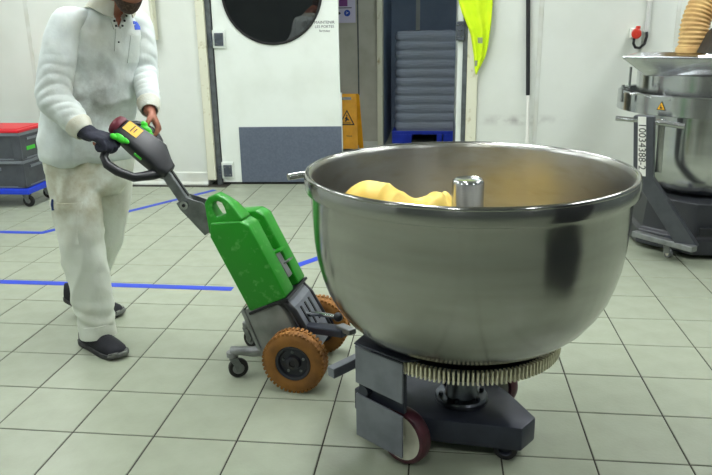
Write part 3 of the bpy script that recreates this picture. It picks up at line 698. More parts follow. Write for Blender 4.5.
# base trolley
def octo(r, z, sx=1.): return [V((MX+r*math.cos(2*PI*(k+.5)/8)*sx, MY+r*math.sin(2*PI*(k+.5)/8), z)) for k in range(8)]
MB().rings([octo(.36,.345), octo(.415,.325), octo(.435,.13), octo(.465,.115), octo(.475,.03)][::-1]).build('base', M['cabinet'], mx, bevel=.006)
MB().bb((1.50,4.205,.155), (1.60,4.225,.20)).build('control_plate', M['black'], mx, bevel=.003)
wheel(mx, V((1.36,4.265,.028)), (1, .35, 0), .028, .022, M['wheelcream'], M['castal'], hubr=.6, dish=.003)
wheel(mx, V((1.62,4.215,.028)), (1, -.1, 0), .028, .022, M['wheelcream'], M['castal'], hubr=.6, dish=.003)
# arm with number plate: an upright post bending into a raked leg
af = V((-.42, -.907, 0)).normalized(); ar = V((.907, -.42, 0)).normalized()
A0 = V((1.13, 4.22, .845)); 
def AR(p, s, d): return p+ar*s+af*d
pts = [(V((1.135,4.23,.850)), .054), (V((1.165,4.23,.50)), .054), (V((1.415,4.13,.125)), .060)]
R_ = [[AR(p, -h_, .03), AR(p, h_, .03), AR(p, h_, -.035), AR(p, -h_, -.035)] for p, h_ in pts]
MB().rings(R_).build('arm', M['armgrey'], mx, bevel=.005)
pc = V((1.1485,4.23,.678))
dn = (pts[1][0]-pts[0][0]).normalized()
npl = MB().box((0,0,0), (.044,.34,.002)).tf(lambda p: pc+ar*(p.x-.006)+dn*(-p.y)+af*(.0315+p.z)).build('number_plate', M['white'], mx)
text_mesh('lettering', '10034388-2', .056, M['signblack'], npl, pc+af*.033-ar*.006, tuple(dn), tuple(ar))
MB().tube([(.985,4.26,.832),(1.12,4.22,.822)], .014, 12).build('push_handle', M['steel'], mx, smooth=SM)
MB().tube([(1.19,4.19,.820),(1.325,4.13,.802)], .016, 12).build('push_handle', M['steel'], mx, smooth=SM)
MB().beam((1.235,4.24,.83), (1.25,4.26,.52), .035, .012, up=tuple(af)).build('steel_strap', M['steel'], mx, bevel=.002)
MB().beam((1.18,4.37,.118), (1.435,4.06,.118), .05, .034).build('foot_bar', M['castal'], mx, bevel=.004)
MB().beam((1.30,4.24,.10), (1.42,4.36,.10), .05, .03).build('foot_brace', M['darkgrey'], mx, bevel=.003)
MB().beam((1.325,4.20,.095), (1.325,4.20,.05), .03, .02, up=(0,1,0)).build('foot_tab', M['castal'], mx)
# hazard triangle on the guard
ta = 3.87; tc_ = V((MX+.569*math.cos(ta), MY+.569*math.sin(ta), .893)); tn = V((math.cos(ta), math.sin(ta), 0)); tr_ = V((-tn.y, tn.x, 0))
def TRI(r, d, name, m, par):
    return MB().prism([(0, r), (-r*.9, -r*.6), (r*.9, -r*.6)], lambda u, v, e: tc_+tr_*u+V((0,0,v))+tn*e, d, d+.0012).build(name, m, par)
tt = TRI(.032, .0, 'hazard_triangle', M['signblack'], mx); TRI(.024, .0012, 'triangle_face', M['yellow'], tt)
MB().box((0,0,0), (.018,.002,.008)).tf(lambda p: tc_+tr_*p.x+V((0,0,p.z-.006))+tn*(.0028+p.y*.3)).build('hand_mark', M['signblack'], tt)
MB().box((0,0,0), (.006,.002,.014)).tf(lambda p: tc_+tr_*(p.x-.002)+V((0,0,p.z+.004))+tn*(.0028+p.y*.3)).build('hand_mark', M['signblack'], tt)
# motor box and suction hose
MB().prism([(1.53,1.17),(1.58,1.29),(1.62,1.33),(2.2,1.33),(2.2,1.17)], lambda u, v, d: (u, d, v), 4.36, 4.72).build('motor_box', M['black'], mx, bevel=.006)
hpth = []
ctrl = [V((1.545,4.85,1.15)), V((1.545,4.85,1.25)), V((1.55,4.86,1.34)), V((1.58,4.88,1.43)), V((1.63,4.9,1.52)), V((1.71,4.92,1.61)), V((1.79,4.95,1.72)), V((1.83,4.97,1.9)), V((1.84,4.98,2.4)), V((1.84,4.98,3.0))]
hs = MB(); pts_ = []; rad = []
for i in range(len(ctrl)-1):
    p, q_ = ctrl[i], ctrl[i+1]; L_ = (q_-p).length; n = max(2, int(L_/.006))
    for k in range(n): pts_.append(p.lerp(q_, k/n))
for i in range(3):
    pts_ = [pts_[0]]+[(pts_[k-1]+pts_[k]*2+pts_[k+1])/4 for k in range(1, len(pts_)-1)]+[pts_[-1]]
for _ in range(30): pts_ = [pts_[0]]+[(pts_[k-1]+pts_[k]+pts_[k+1])/3 for k in range(1, len(pts_)-1)]+[pts_[-1]]
rad = [.082+(.0045 if k % 4 < 2 else -.0035) for k in range(len(pts_))]
hose = tag(hs.tube(pts_, rad, 28).build('suction_hose', M['hose'], smooth=.9), 'tan ribbed suction hose rising from the hopper of the mixer', 'hose')
MB().lathe([(.09,0),(.095,.0),(.095,.03),(.088,.035)], (1.545,4.85,1.165), n=32).build('hose_collar', M['hose'], hose, smooth=SM)

# ================================================================== WALL THINGS
so = thing('wall_socket', 'red industrial wall socket with a looping black cable', 'socket', (1.50, WY, 1.26))
MB().bb((1.462, WY-.06, 1.225), (1.53, WY, 1.30)).build('housing', M['white'], so, bevel=.008)
MB().lathe([(.001,.0),(.034,.0),(.037,-.006),(.037,-.05),(.030,-.056),(.001,-.056)][::-1], (1.502, WY-.055, 1.265), (.2, 1, .15), 24).build('red_cover', M['redplug'], so, smooth=SM)
MB().bb((1.495, WY-.10, 1.296), (1.52, WY-.05, 1.318)).build('hinge_tab', M['redplug'], so, bevel=.003)
cp = [V((1.488,WY-.06,1.225)), V((1.487,WY-.06,1.185)), V((1.505,WY-.05,1.155)), V((1.54,WY-.045,1.15)), V((1.575,WY-.04,1.18)), V((1.59,WY-.03,1.235)), V((1.59,WY-.02,1.27))]
MB().tube(cp, .011, 8).build('cable', M['cable'], so, smooth=3)
cd = thing('conduit', 'pale vertical conduit running up the wall above the red socket', 'conduit', (1.59, WY, 1.27))
MB().bb((1.572, WY-.03, 1.268), (1.605, WY, CEIL)).build('duct', M['conduit'], cd, bevel=.004)
for z in (1.5, 1.9, 2.4): MB().bb((1.566, WY-.033, z), (1.611, WY, z+.02)).build('clip', M['white'], cd)
# box on the wall behind the worker
bx_ = thing('wall_box', 'cream electrical box on the wall behind the worker\'s shoulder', 'box', (-2.6, WY, 1.26))
MB().bb((-2.72, WY-.085, 1.262), (-2.425, WY, 1.95)).build('casing', M['post'], bx_, bevel=.006)
MB().bb((-2.70, WY-.095, 1.285), (-2.445, WY-.085, 1.93)).build('lid', M['white'], bx_, bevel=.004)
# squeegee leaning on the wall
sq = thing('floor_squeegee', 'floor squeegee with black grip and white pole standing upright against the wall', 'squeegee', (.70, WY-.06, 0))
top_, mid_, bot_ = V((.652, WY-.022, 1.68)), V((.694, WY-.04, .785)), V((.718, WY-.07, .07))
MB().tube([mid_, top_], .0165, 14).build('grip', M['black'], sq, smooth=SM)
MB().tube([bot_, mid_], .013, 14).build('pole', M['white'], sq, smooth=SM)
MB().tube([top_, top_+V((0,0,.03))], [.018, .010], 14).build('end_cap', M['black'], sq, smooth=SM)
MB().beam(bot_+V((-.25,0,-.02)), bot_+V((.25,0,-.02)), .03, .035).build('head', M['white'], sq, bevel=.004)
MB().beam(bot_+V((-.25,-.0,-.05)), bot_+V((.25,-.0,-.05)), .008, .038).build('blade', M['rubber'], sq)
# fluorescent vest on a hook
vs_ = thing('safety_vest', 'bright yellow fluorescent vest hanging on the door post', 'vest', (.25, WY-.04, .96))
prof_ = [(1.80,.20,.27),(1.74,.16,.33),(1.62,.115,.375),(1.53,.11,.38),(1.44,.14,.378),(1.36,.178,.374),(1.28,.212,.366),(1.18,.232,.356),(1.10,.246,.34),(1.03,.252,.31),(.98,.258,.283),(.955,.264,.272)]
def vx(z):
    for (z1, a1, b1), (z0, a0, b0) in zip(prof_, prof_[1:]):
        if z0 <= z <= z1:
            t = (z-z0)/(z1-z0); return a0+(a1-a0)*t, b0+(b1-b0)*t
    return prof_[-1][1:]
def vfront(s, z):
    fold = .5+.5*math.sin(s*13+math.sin(z*5)*.7); return WY-.046-.035*fold*min(1, (z-.93)/.25)-.012*math.sin(PI*s)
R_ = []
for k in range(36):
    z = 1.80-(1.80-.955)*k/35; a, b = vx(z)
    fr = [V((a+(b-a)*i/22, vfront(i/22, z), z)) for i in range(23)]; bk = [V((p.x, p.y+.010, p.z)) for p in reversed(fr)]
    R_.append(fr+bk)
MB().rings(R_).build('cloth', M['vest'], vs_, smooth=3)
for zc, x0, x1 in ((1.225,.36,.62), (1.045,.05,.38), (1.62,.3,.55)):
    mb = MB(); R2 = []
    for i in range(9):
        s = x0+(x1-x0)*i/8
        q4 = []
        for dz, dd in ((-.022,-.0015),(.022,-.0015),(.022,.004),(-.022,.004)):
            a, b = vx(zc+dz); q4.append(V((a+(b-a)*s, vfront(s, zc+dz)+dd, zc+dz)))
        R2.append(q4)
    mb.rings(R2).build('reflective_band', M['silver'], vs_)
hk = thing('coat_hook', 'small steel hook on the door post holding the yellow vest', 'hook', (.235, WY-.03, 1.80))
MB().tube([(.235,WY-.03,1.83),(.235,WY-.075,1.82),(.235,WY-.08,1.80),(.235,WY-.085,1.825)], .006, 8).build('prong', M['steel'], hk, smooth=3)
MB().bb((.22, WY-.036, 1.80), (.25, WY-.030, 1.86)).build('hook_plate', M['steel'], hk)

# ================================================================== CORRIDOR THINGS
# wet floor sign: an A frame of two boards
ws = thing('wet_floor_sign', 'yellow slippery floor warning sign standing in the corridor', 'sign', (-1.02, 7.75, 0))
def board(y0, y1, name, dx=0.):
    pl = [(-.135,0),(-.09,0),(-.075,.055),(.055,.055),(.07,0),(.115,0),(.085,.615),(.07,.632),(-.10,.632),(-.115,.615)]
    return MB().prism(pl, lambda u, v, d: (-1.02+dx+u, y0+(y1-y0)*v/.632+d, v), -.006, .006).build(name, M['sign'], ws, bevel=.002)
fb = board(7.70, 7.86, 'front_board', .0); board(7.985, 7.885, 'back_board', .03)
def SG(u, v, d): return V((-1.035+u, 7.70+.16*v/.632-.0065-d, v))
MB().prism([(0,.468),(-.088,.305),(.088,.305)], SG, 0, .0015).build('triangle', M['signblack'], fb)
MB().prism([(0,.445),(-.068,.317),(.068,.317)], SG, .0015, .0022).build('triangle_face', M['sign'], fb)
MB().prism([(-.045,.325),(.045,.325),(.045,.332),(-.045,.332)], SG, .0022, .003).build('pictogram', M['signblack'], fb)
MB().prism([(-.022,.345),(-.006,.34),(.004,.36),(.02,.352),(.026,.362),(.008,.378),(.004,.398),(-.01,.392),(-.022,.372),(-.012,.366)], SG, .0022, .003).build('pictogram', M['signblack'], fb)
MB().prism([(.0+.008*math.cos(k*PI/5),.408+.008*math.sin(k*PI/5)) for k in range(10)], SG, .0022, .003).build('pictogram', M['signblack'], fb)
MB().prism([(-.055,.57),(.045,.57),(.045,.60),(-.055,.60)], SG, 0, .001).build('grip_recess', M['bracket'], fb)
text_mesh('lettering', 'Vileda', .026, M['signblack'], fb, SG(.03,.19,.0012), (1,0,0), (0,.24,.97))
# notice on corridor wall
no = thing('wall_notice', 'pale lilac notice with a blue arrow disc on the corridor wall', 'notice', (-1.08, 7.99, 1.4))
MB().bb((-1.30, 7.986, 1.375), (-.945, 7.992, 1.85)).build('sheet', M['notice'], no)
MB().lathe([(.001,0),(.034,0),(.034,.002),(.001,.002)], (-1.035, 7.985, 1.475), (0,1,0), 28).build('blue_disc', M['bluedisc'], no)
text_mesh('lettering', '▷' if False else '>', .05, M['white'], no, (-1.035,7.9835,1.475), (1,0,0), (0,0,1))
for k, x in enumerate((-1.115, -1.17)): MB().prism([(x-.02,1.452),(x+.014,1.475),(x-.02,1.498)], lambda u, v, d: (u, d, v), 7.984, 7.986).build('arrow', M['signblack'], no)
MB().bb((-1.28,7.984,1.525), (-.985,7.986,1.533)).build('rule', M['signblack'], no)
MB().bb((-1.12,7.984,1.545), (-1.03,7.986,1.62)).build('purple_block', M['purple'], no)
# pallet with wrapped trays
pa = thing('pallet', 'blue plastic pallet in the storage nook behind the doorway', 'pallet', (-.2, 8.85, 0))
px0, px1, py0, py1 = -.585, .215, 8.42, 9.25
MB().bb((px0,py0,.105), (px1,py1,.145)).build('deck', M['blue'], pa, bevel=.004)
for k, (a, b) in enumerate(((px0, px0+.23), (-.06-.0, .0), (px1-.20, px1))):
    for y in (py0, 8.78, 9.12): MB().bb((a, y, .02), (b, y+.12, .106)).build('block', M['blue'], pa, bevel=.003)
    MB().bb((a, py0, .0), (b, py1, .021)).build('runner', M['blue'], pa, bevel=.003)
names = ['lowest', 'second', 'third', 'fourth', 'fifth', 'middle', 'fifth from the top', 'fourth from the top', 'third from the top', 'second from the top', 'topmost']
NL = 11; hL = (1.262-.147)/NL
def tray(x0, x1, y0, y1, z0, z1):
    mb = MB(); R_ = []
    for z, ins in ((z0, .028), (z0+.012, .012), (z0+.03, .004), (z1-.03, .0), (z1-.012, .008), (z1-.001, .024)):
        a, b, e, f = x0+ins, x1-ins, y0+ins, y1-ins; r = .04; ring = []
        for cx, cy, s in ((b-r, f-r, 0), (a+r, f-r, 1), (a+r, e+r, 2), (b-r, e+r, 3)):
            for k in range(4): an = PI/2*(s+k/3); ring.append(V((cx+r*math.cos(an), cy+r*math.sin(an), z)))
        R_.append(ring)
    return mb.rings(R_)
tray0 = None
for k in range(NL):
    z = .147+hL*k; dx = random.uniform(-.008,.008)+.012*k/NL
    if tray0 is None:
        t = thing('storage_tray', '', 'tray', (-.19, 8.82, z))
        tray(-.55, .19, 8.46, 9.2, z, z+hL-.002).build('tray_body', M['wrap'], t, smooth=.8)
        MB().bb((-.28, 8.452, z+.05), (-.08, 8.462, z+.075)).build('hand_slot', M['black'], t, bevel=.003)
        tray0 = t
    else: t = copy_tree(tray0); t.location = (-.19+dx, 8.82+random.uniform(-.006,.006), z)
    t.rotation_euler = (0,0,random.uniform(-.01,.01))
    t['label'] = 'bluish grey tray in the wrapped stack, %s of eleven' % names[k]; t['group'] = 'wrapped trays on the blue pallet'
# stretch film around the stack
R_ = []
for k in range(90):
    z = .12+(1.268-.12)*k/89; ph = ((z-.147)/hL) % 1; bul = .020*math.sin(PI*ph)**.6 if ph > 0 else 0
    ring = []
    for s in range(64):
        an = 2*PI*s/64; cx, cy = -.175+.012*k/89, 8.825; sx, sy = .378, .388
        x = math.copysign(abs(math.cos(an))**.22, math.cos(an))*sx; y = math.copysign(abs(math.sin(an))**.22, math.sin(an))*sy
        e = 1+(bul-.004)/.38+.010*noise.noise(V((x*9, y*9, z*16)))+.006*noise.noise(V((x*25, y*25, z*34+x*30)))
        ring.append(V((cx+x*e, cy+y*e, z)))
    R_.append(ring)
tp = [V((-.163+(p.x+.163)*.6, 8.825+(p.y-8.825)*.6, 1.277+.012*noise.noise(p*9))) for p in R_[-1]]
tag(MB().rings(R_+[tp], cap=False).build('stretch_film', M['film'], smooth=3), 'crinkled clear stretch film wrapped around the stack of trays', 'film')

# ================================================================== CRATES ON A DOLLY (left)
cr_x1, cr_y0 = -3.262, 5.20; cr_x0, cr_y1 = -3.862, 5.60
dl = thing('crate_dolly', 'low blue plastic dolly carrying the two grey crates', 'dolly', (-3.56, 5.4, 0))
mb = MB()
for a, b in (((cr_x0-.02,cr_y0-.02,.112),(cr_x1+.02,cr_y0+.05,.156)), ((cr_x0-.02,cr_y1-.05,.112),(cr_x1+.02,cr_y1+.02,.156)), ((cr_x0-.02,cr_y0+.03,.112),(cr_x0+.05,cr_y1-.03,.156)), ((cr_x1-.05,cr_y0+.03,.112),(cr_x1+.02,cr_y1-.03,.156)), ((cr_x0,5.37,.114),(cr_x1,5.43,.15))):
    MB().bb(a, b).build('frame_bar', M['blue'], dl, bevel=.006)
for x in (cr_x0+.06, cr_x1-.04):
    for y in (cr_y0+.05, cr_y1-.05):
        r = .046
        f = MB().prism([(x-.03,.112),(x+.03,.112),(x+.018,.04),(x+.0,.034)], lambda u, v, d: (u, d, v), y-.022, y-.017)
        f.prism([(x-.03,.112),(x+.03,.112),(x+.018,.04),(x+.0,.034)], lambda u, v, d: (u, d, v), y+.017, y+.022)
        fk = f.build('castor_fork', M['bracket'], dl)
        MB().lathe([(.02,-.013),(.041,-.013),(r,-.008),(r,.008),(.041,.013),(.02,.013)], (x+.012, y, r), (0,1,0), 28).build('castor_wheel', M['rubber'], fk, smooth=SM)
        MB().lathe([(.001,-.015),(.012,-.015),(.02,-.01),(.02,.01),(.012,.015),(.001,.015)], (x+.012, y, r), (0,1,0), 20).build('castor_hub', M['castal'], fk, smooth=SM)
def crate(z0):
    t = thing('storage_crate', '', 'crate', (-3.56, 5.4, z0)); x0, x1, y0, y1, H = cr_x0, cr_x1, cr_y0, cr_y1, .219; w_ = .006
    b = MB().bb((x0+.02,y0+.02,z0), (x1-.02,y1-.02,z0+.008))
    for a, c_ in (((x0+.014,y0+.014,z0),(x1-.014,y0+.022,z0+H)), ((x0+.014,y1-.022,z0),(x1-.014,y1-.014,z0+H)), ((x0+.014,y0+.014,z0),(x0+.022,y1-.014,z0+H)), ((x1-.022,y0+.014,z0),(x1-.014,y1-.014,z0+H))): b.bb(a, c_)
    b.build('body', M['crate'], t)
    rm = MB()
    for zz, hh, o_ in ((z0+H-.022, .022, 0.), (z0+.004, .012, .008)):
        rm.bb((x0+o_,y0+o_,zz), (x1-o_,y0+.02,zz+hh)).bb((x0+o_,y1-.02,zz), (x1-o_,y1-o_,zz+hh)).bb((x0+o_,y0+o_,zz), (x0+.02,y1-o_,zz+hh)).bb((x1-.02,y0+o_,zz), (x1-o_,y1-o_,zz+hh))
    rm.build('rim', M['craterim'], t, bevel=.002)
    for x, y in ((x0,y0), (x1,y0), (x0,y1), (x1,y1)):
        sx, sy = (1 if x == x0 else -1), (1 if y == y0 else -1)
        MB().bb((x+.004*sx, y+.004*sy, z0+.01), (x+.075*sx, y+.02*sy, z0+H-.02)).bb((x+.004*sx, y+.004*sy, z0+.01), (x+.02*sx, y+.075*sy, z0+H-.02)).build('corner_rib', M['crate'], t, bevel=.003)
    for s, yy in ((-1, y0), (1, y1)):
        MB().bb((-3.66, yy+.004 if s < 0 else yy-.02, z0+.14), (-3.46, yy+.02 if s < 0 else yy-.004, z0+.165)).build('grip_lip', M['craterim'], t, bevel=.003)
    MB().bb((x1-.02, 5.31, z0+.150), (x1-.004, 5.49, z0+.172)).build('grip_lip', M['craterim'], t, bevel=.003)
    return t
c1 = crate(.158); c2 = copy_tree(c1); c2.location = (-3.56, 5.4, .158+.2205)
c1['label'] = 'dark grey crate standing directly on the blue dolly'; c2['label'] = 'dark grey crate closed with a red lid, upper one of the pair'
for c_ in (c1, c2): c_['group'] = 'grey stacked crates'
MB().bb((cr_x1-.013, 5.30, .158+.2205+.07), (cr_x1-.011, 5.42, .158+.2205+.10)).build('green_label', M['lime'], c2)
rl = MB().bb((cr_x0-.004,cr_y0-.004,.5985), (cr_x1+.004,cr_y1+.004,.622)).build('lid', M['red'], c2, bevel=.005); rl['label'] = 'flat red lid'
MB().bb((cr_x0+.03,cr_y0+.03,.6215), (cr_x1-.03,cr_y1-.03,.628)).build('raised_panel', M['red'], rl, bevel=.003)

# dark machine column standing just right of the frame (seen only mirrored in the bowl)
cb = thing('machine_column', 'dark enamelled machine column standing on the right beside the camera', 'machine', (1.6, 1.4, 0))
MB().bb((1.34, 1.0, .06), (1.9, 1.70, 1.95)).build('casing', M['cabinet'], cb, bevel=.012)
MB().bb((1.328, 1.12, .16), (1.341, 1.62, 1.7)).build('door', M['cabinet'], cb, bevel=.004)
MB().bb((1.37, 1.1, 0), (1.88, 1.63, .061)).build('plinth', M['black'], cb)
MB().tube([(1.31,1.18,.95),(1.31,1.18,1.1)], .009, 10).build('door_handle', M['steel'], cb, smooth=SM)
# ================================================================== WORKER
man = thing('person', 'person in stained white long sleeved polo and pale trousers, leaning forward and gripping the tiller with a navy glove and a bare hand', 'person', (-1.55, 2.93, 0))
man['label'] = 'person in stained white polo shirt and pale trousers gripping the tiller handle with both hands'
f_ = V((.80, -.60, 0)).normalized(); l_ = V((.60, .80, 0)).normalized(); Z = V((0,0,1))
def ell(c, a, b, u, v, n=20, e=1.):
    return [V(c)+u*(a*sqr(math.cos(2*PI*k/n), e))+v*(b*sqr(math.sin(2*PI*k/n), e)) for k in range(n)]
def trunk(mb, secs, e=.85):
    return mb.rings([ell(c, a, b, l_, f_, 28, e) for c, a, b in secs])
def limb(mb, pts, rad, n=16, cap0=True, cap1=True):
    """rounded tube with half sphere ends, smoothly interpolated"""
    P = [V(p) for p in pts]; out = []; rr = []
    for i in range(len(P)-1):
        p0, p1, p2, p3 = P[max(i-1, 0)], P[i], P[i+1], P[min(i+2, len(P)-1)]
        for k in range(6):
            t = k/6; out.append(.5*((2*p1)+(p2-p0)*t+(2*p0-5*p1+4*p2-p3)*t*t+(3*p1-p0-3*p2+p3)*t**3)); rr.append(rad[i]+(rad[i+1]-rad[i])*(t*t*(3-2*t)))
    out.append(P[-1]); rr.append(rad[-1])
    if cap0:
        d = (out[0]-out[1]).normalized(); r = rr[0]
        for a in (30, 60, 85): out.insert(0, P[0]+d*r*math.sin(math.radians(a))); rr.insert(0, r*math.cos(math.radians(a)))
    if cap1:
        d = (P[-1]-out[-2]).normalized(); r = rad[-1]
        for a in (30, 60, 85): out.append(P[-1]+d*r*math.sin(math.radians(a))); rr.append(r*math.cos(math.radians(a)))
    return mb.tube(out, rr, n)
# joints
shR, elR, wrR = V((-1.485,2.79,1.395)), V((-1.520,2.70,1.120)), V((-1.375,2.625,.992))
shL, elL, wrL = V((-1.285,3.045,1.395)), V((-1.275,3.02,1.185)), V((-1.192,2.838,1.052))
hipR, knR, anR = V((-1.575,2.87,.82)), V((-1.548,2.815,.45)), V((-1.52,2.792,.098))
hipL, knL, anL = V((-1.47,3.0,.82)), V((-1.55,3.06,.47)), V((-1.715,3.135,.165))
spine = [(V((-1.535,2.94,.78)), .165, .115), (V((-1.53,2.938,.9)), .165, .115), (V((-1.503,2.935,1.02)), .155, .112), (V((-1.465,2.93,1.15)), .155, .112),
         (V((-1.425,2.93,1.27)), .155, .106), (V((-1.398,2.928,1.36)), .145, .094), (V((-1.382,2.927,1.425)), .10, .075), (V((-1.37,2.922,1.465)), .06, .058)]
# ---- hands
def hand(mb, wrist, d, pn, lat_thumb, k=1., curl=(38,85,70), fr=.0083, th=(.6,.45,.65)):
    """palm + four curled fingers + thumb; d wrist->knuckles, pn palm side, thumb on lat_thumb side"""
    d = V(d).normalized(); pn = V(pn); pn = (pn-d*pn.dot(d)).normalized(); lat = d.cross(pn)
    if lat.dot(V(lat_thumb)) < 0: lat = -lat
    R_ = []
    for s, hw, ht in ((-.02,.024,.020),(.0,.026,.019),(.02,.034,.017),(.05,.041,.0155),(.08,.041,.0135),(.092,.036,.010)):
        R_.append(ell(V(wrist)+d*s*k, hw*k, ht*k, lat, pn, 20, .8))
    mb.rings(R_)
    for i, (off, L_) in enumerate(((.031,.92),(.0105,1.),(-.010,.95),(-.030,.76))):
        p = V(wrist)+d*(.084-.004*abs(i-1))*k+lat*off*k; ang = 0; P = [p-d*.02*k, p]; rad = [fr*1.1*k, fr*1.12*k]
        for sl, cu, r in ((.042, curl[0], 1.05), (.027, curl[1], .95), (.021, curl[2], .82)):
            ang += math.radians(cu+4*i); p = p+(d*math.cos(ang)+pn*math.sin(ang)-lat*.04*(i-1.5))*sl*L_*k; P.append(p); rad.append(fr*r*k)
        limb(mb, P, rad, 10)
    b = V(wrist)+d*.028*k+lat*.026*k
    t1 = b+(d*th[0]+pn*th[1]+lat*th[2]).normalized()*.036*k; t2 = t1+(d*.75+pn*.75+lat*.1).normalized()*.030*k; t3 = t2+(d*.55+pn*.8-lat*.25).normalized()*.024*k
    limb(mb, [b-d*.01*k, b, t1, t2, t3], [.013*k,.0135*k,.0115*k,.0105*k,.0085*k], 10)
gripR = HD(.222, .140, 0); gripL = HD(.150, -.112, 0)
dR = V((.965,-.06,-.26)); dL = V((.46,-.22,-.86))
pnR = V((-.35,.1,-.9)); pnL = V((-.88,-.35,-.25))
body = MB()
trunk(body, spine)
for a, b, c_, ra in ((shR, elR, wrR, (.038,.040,.040,.038,.026)), (shL, elL, wrL, (.034,.036,.038,.036,.026))):
    limb(body, [a+(b-a)*.12, a.lerp(b,.5), b, b.lerp(c_,.4), c_], ra)
for a, b, c_ in ((hipR, knR, anR), (hipL, knL, anL)):
    limb(body, [a, a.lerp(b,.5), b, b.lerp(c_,.4), c_], (.080,.072,.055,.054,.040))
# neck and head
hc = V((-1.212,2.790,1.575)); hf = V((.62,-.55,-.55)).normalized(); hl = Z.cross(hf).normalized(); hu = hf.cross(hl).normalized()
limb(body, [V((-1.385,2.925,1.40)), V((-1.34,2.89,1.48)), hc-hu*.045-hf*.035], (.062,.057,.056))
def HP(fw, lf, up): return hc+hf*fw+hl*lf+hu*up
lev = [(-.122,.058,.020,.022),(-.108,.050,.036,.040),(-.085,.030,.050,.064),(-.05,.014,.061,.084),(-.01,.006,.068,.092),(.03,.0,.073,.096),(.07,-.006,.069,.090),(.10,-.01,.054,.070),(.118,-.012,.032,.042),(.126,-.012,.010,.014)]
body.rings([ell(HP(fw, 0, t), a, b, hl, hf, 24, .92) for t, fw, a, b in lev])
limb(body, [HP(.092,0,.035), HP(.106,0,.005), HP(.116,0,-.018)], (.008,.010,.0125), 10)
for s in (-1, 1):
    limb(body, [HP(.103,s*.010,-.022), HP(.100,s*.012,-.022)], (.007,.007), 8)
    limb(body, [HP(.088,s*.012,.040), HP(.082,s*.045,.040)], (.009,.009), 8)
    limb(body, [HP(-.008,s*.074,.022), HP(-.014,s*.078,.0), HP(-.006,s*.072,-.026)], (.014,.013,.010), 10)
    limb(body, [HP(.066,s*.040,-.012), HP(.05,s*.05,-.02)], (.018,.016), 10)
limb(body, [HP(.096,-.018,-.050), HP(.102,0,-.049), HP(.096,.018,-.050)], (.005,.0062,.005), 8)
limb(body, [HP(.094,-.017,-.061), HP(.099,0,-.062), HP(.094,.017,-.061)], (.005,.0065,.005), 8)
hand(body, wrL, dL, pnL, V((-.5,-.6,.6)), .98, (30,75,60))
hand(body, wrR, dR, pnR, V((.2,.9,.1)), .80, (36,85,70), .0075)
bme = voxel(body, 'body', .0046, 3)
bo = link('body', bme, M['skin'], man, 3); bme.transform(Matrix.Translation(-world_loc(man)))
for s in (-1, 1):
    e = MB().sphere(HP(.079, s*.031, .018), .0125, 14, 10).build('eye', M['white'], bo, smooth=3)
    MB().sphere(HP(.0885, s*.031, .017), .0052, 10, 6).build('iris', M['black'], e, smooth=3)
# hair cap and beard shells
def shell(levels, grow, a0, a1, name, n=28):
    R_ = []
    for t, fw, a, b in levels:
        o_ = [HP(fw+(b+grow)*math.cos(an), (a+grow)*math.sin(an), t) for an in [a0+(a1-a0)*k/n for k in range(n+1)]]
        i_ = [HP(fw+(b-.006)*math.cos(an), (a-.006)*math.sin(an), t) for an in [a0+(a1-a0)*k/n for k in range(n+1)]]
        R_.append(o_+i_[::-1])
    return MB().rings(R_).build(name, M['hair'], man, smooth=1.0)
shell([(-.03,.008,.066,.09),(.0,.004,.069,.094),(.03,.0,.073,.096),(.065,-.006,.070,.091)], .006, 1.15, 2*PI-1.15, 'hair')
shell([(.062,-.006,.070,.092),(.09,-.009,.060,.078),(.112,-.012,.040,.052),(.126,-.012,.02,.026),(.132,-.012,.004,.006)], .006, 0, 2*PI-.001, 'hair')
shell([(-.129,.058,.010,.012),(-.124,.056,.022,.024),(-.108,.050,.037,.041),(-.085,.030,.051,.065),(-.068,.022,.056,.074)], .005, -1.5, 1.5, 'beard')
shell([(-.044,.012,.062,.085),(-.036,.010,.063,.087)], .0045, -.5, .5, 'moustache')
# ---- polo shirt
shirt = MB()
trunk(shirt, [(V((-1.55,2.95,.828)), .198,.163), (V((-1.545,2.945,.86)), .205,.168), (V((-1.53,2.94,.94)), .200,.160), (V((-1.503,2.937,1.04)), .190,.152), (V((-1.465,2.932,1.15)), .180,.144),
              (V((-1.428,2.93,1.26)), .166,.134), (V((-1.40,2.928,1.35)), .158,.118), (V((-1.388,2.928,1.41)), .130,.095), (V((-1.376,2.925,1.452)), .092,.078), (V((-1.368,2.92,1.475)), .070,.068)])
def folds(p, n):
    q_ = V((p.x, p.y, p.z)); d = .010*noise.noise(V((q_.x*5.5+q_.z*3, q_.y*5.5, q_.z*4.5)))
    d += .009*(1-abs(noise.noise(V((q_.x*7+1.3, q_.y*7, q_.z*8+q_.x*7))))*2.4)
    d -= .003
    for el, k in ((elR, 1.), (elL, .8)):
        r = (p-el).length
        if r < .17: d += k*.009*math.sin((p-el).dot(V((.45,-.1,-.75)))*95+2*noise.noise(q_*9))*(1-r/.16)
    if p.z < .98: d += .006*math.sin(math.atan2(p.y-2.94, p.x+1.54)*7+noise.noise(q_*5)*2.5)*(1-max(0, p.z-.8)/.18)
    return d
sme = voxel(shirt, 'polo_shirt', .0075, 3, folds)
sleeves = []
slR = MB(); limb(slR, [shR+l_*.075+Z*.012, shR+l_*.005-Z*.008, shR.lerp(elR,.5)+V((-.004,0,0)), elR, elR.lerp(wrR,.45), elR.lerp(wrR,.80)], (.052,.066,.070,.069,.058,.048), 24)
slL = MB(); limb(slL, [shL-l_*.075+Z*.012, shL-l_*.005-Z*.008, shL.lerp(elL,.5), elL, elL.lerp(wrL,.5), elL.lerp(wrL,.84)], (.050,.060,.060,.058,.050,.044), 24)
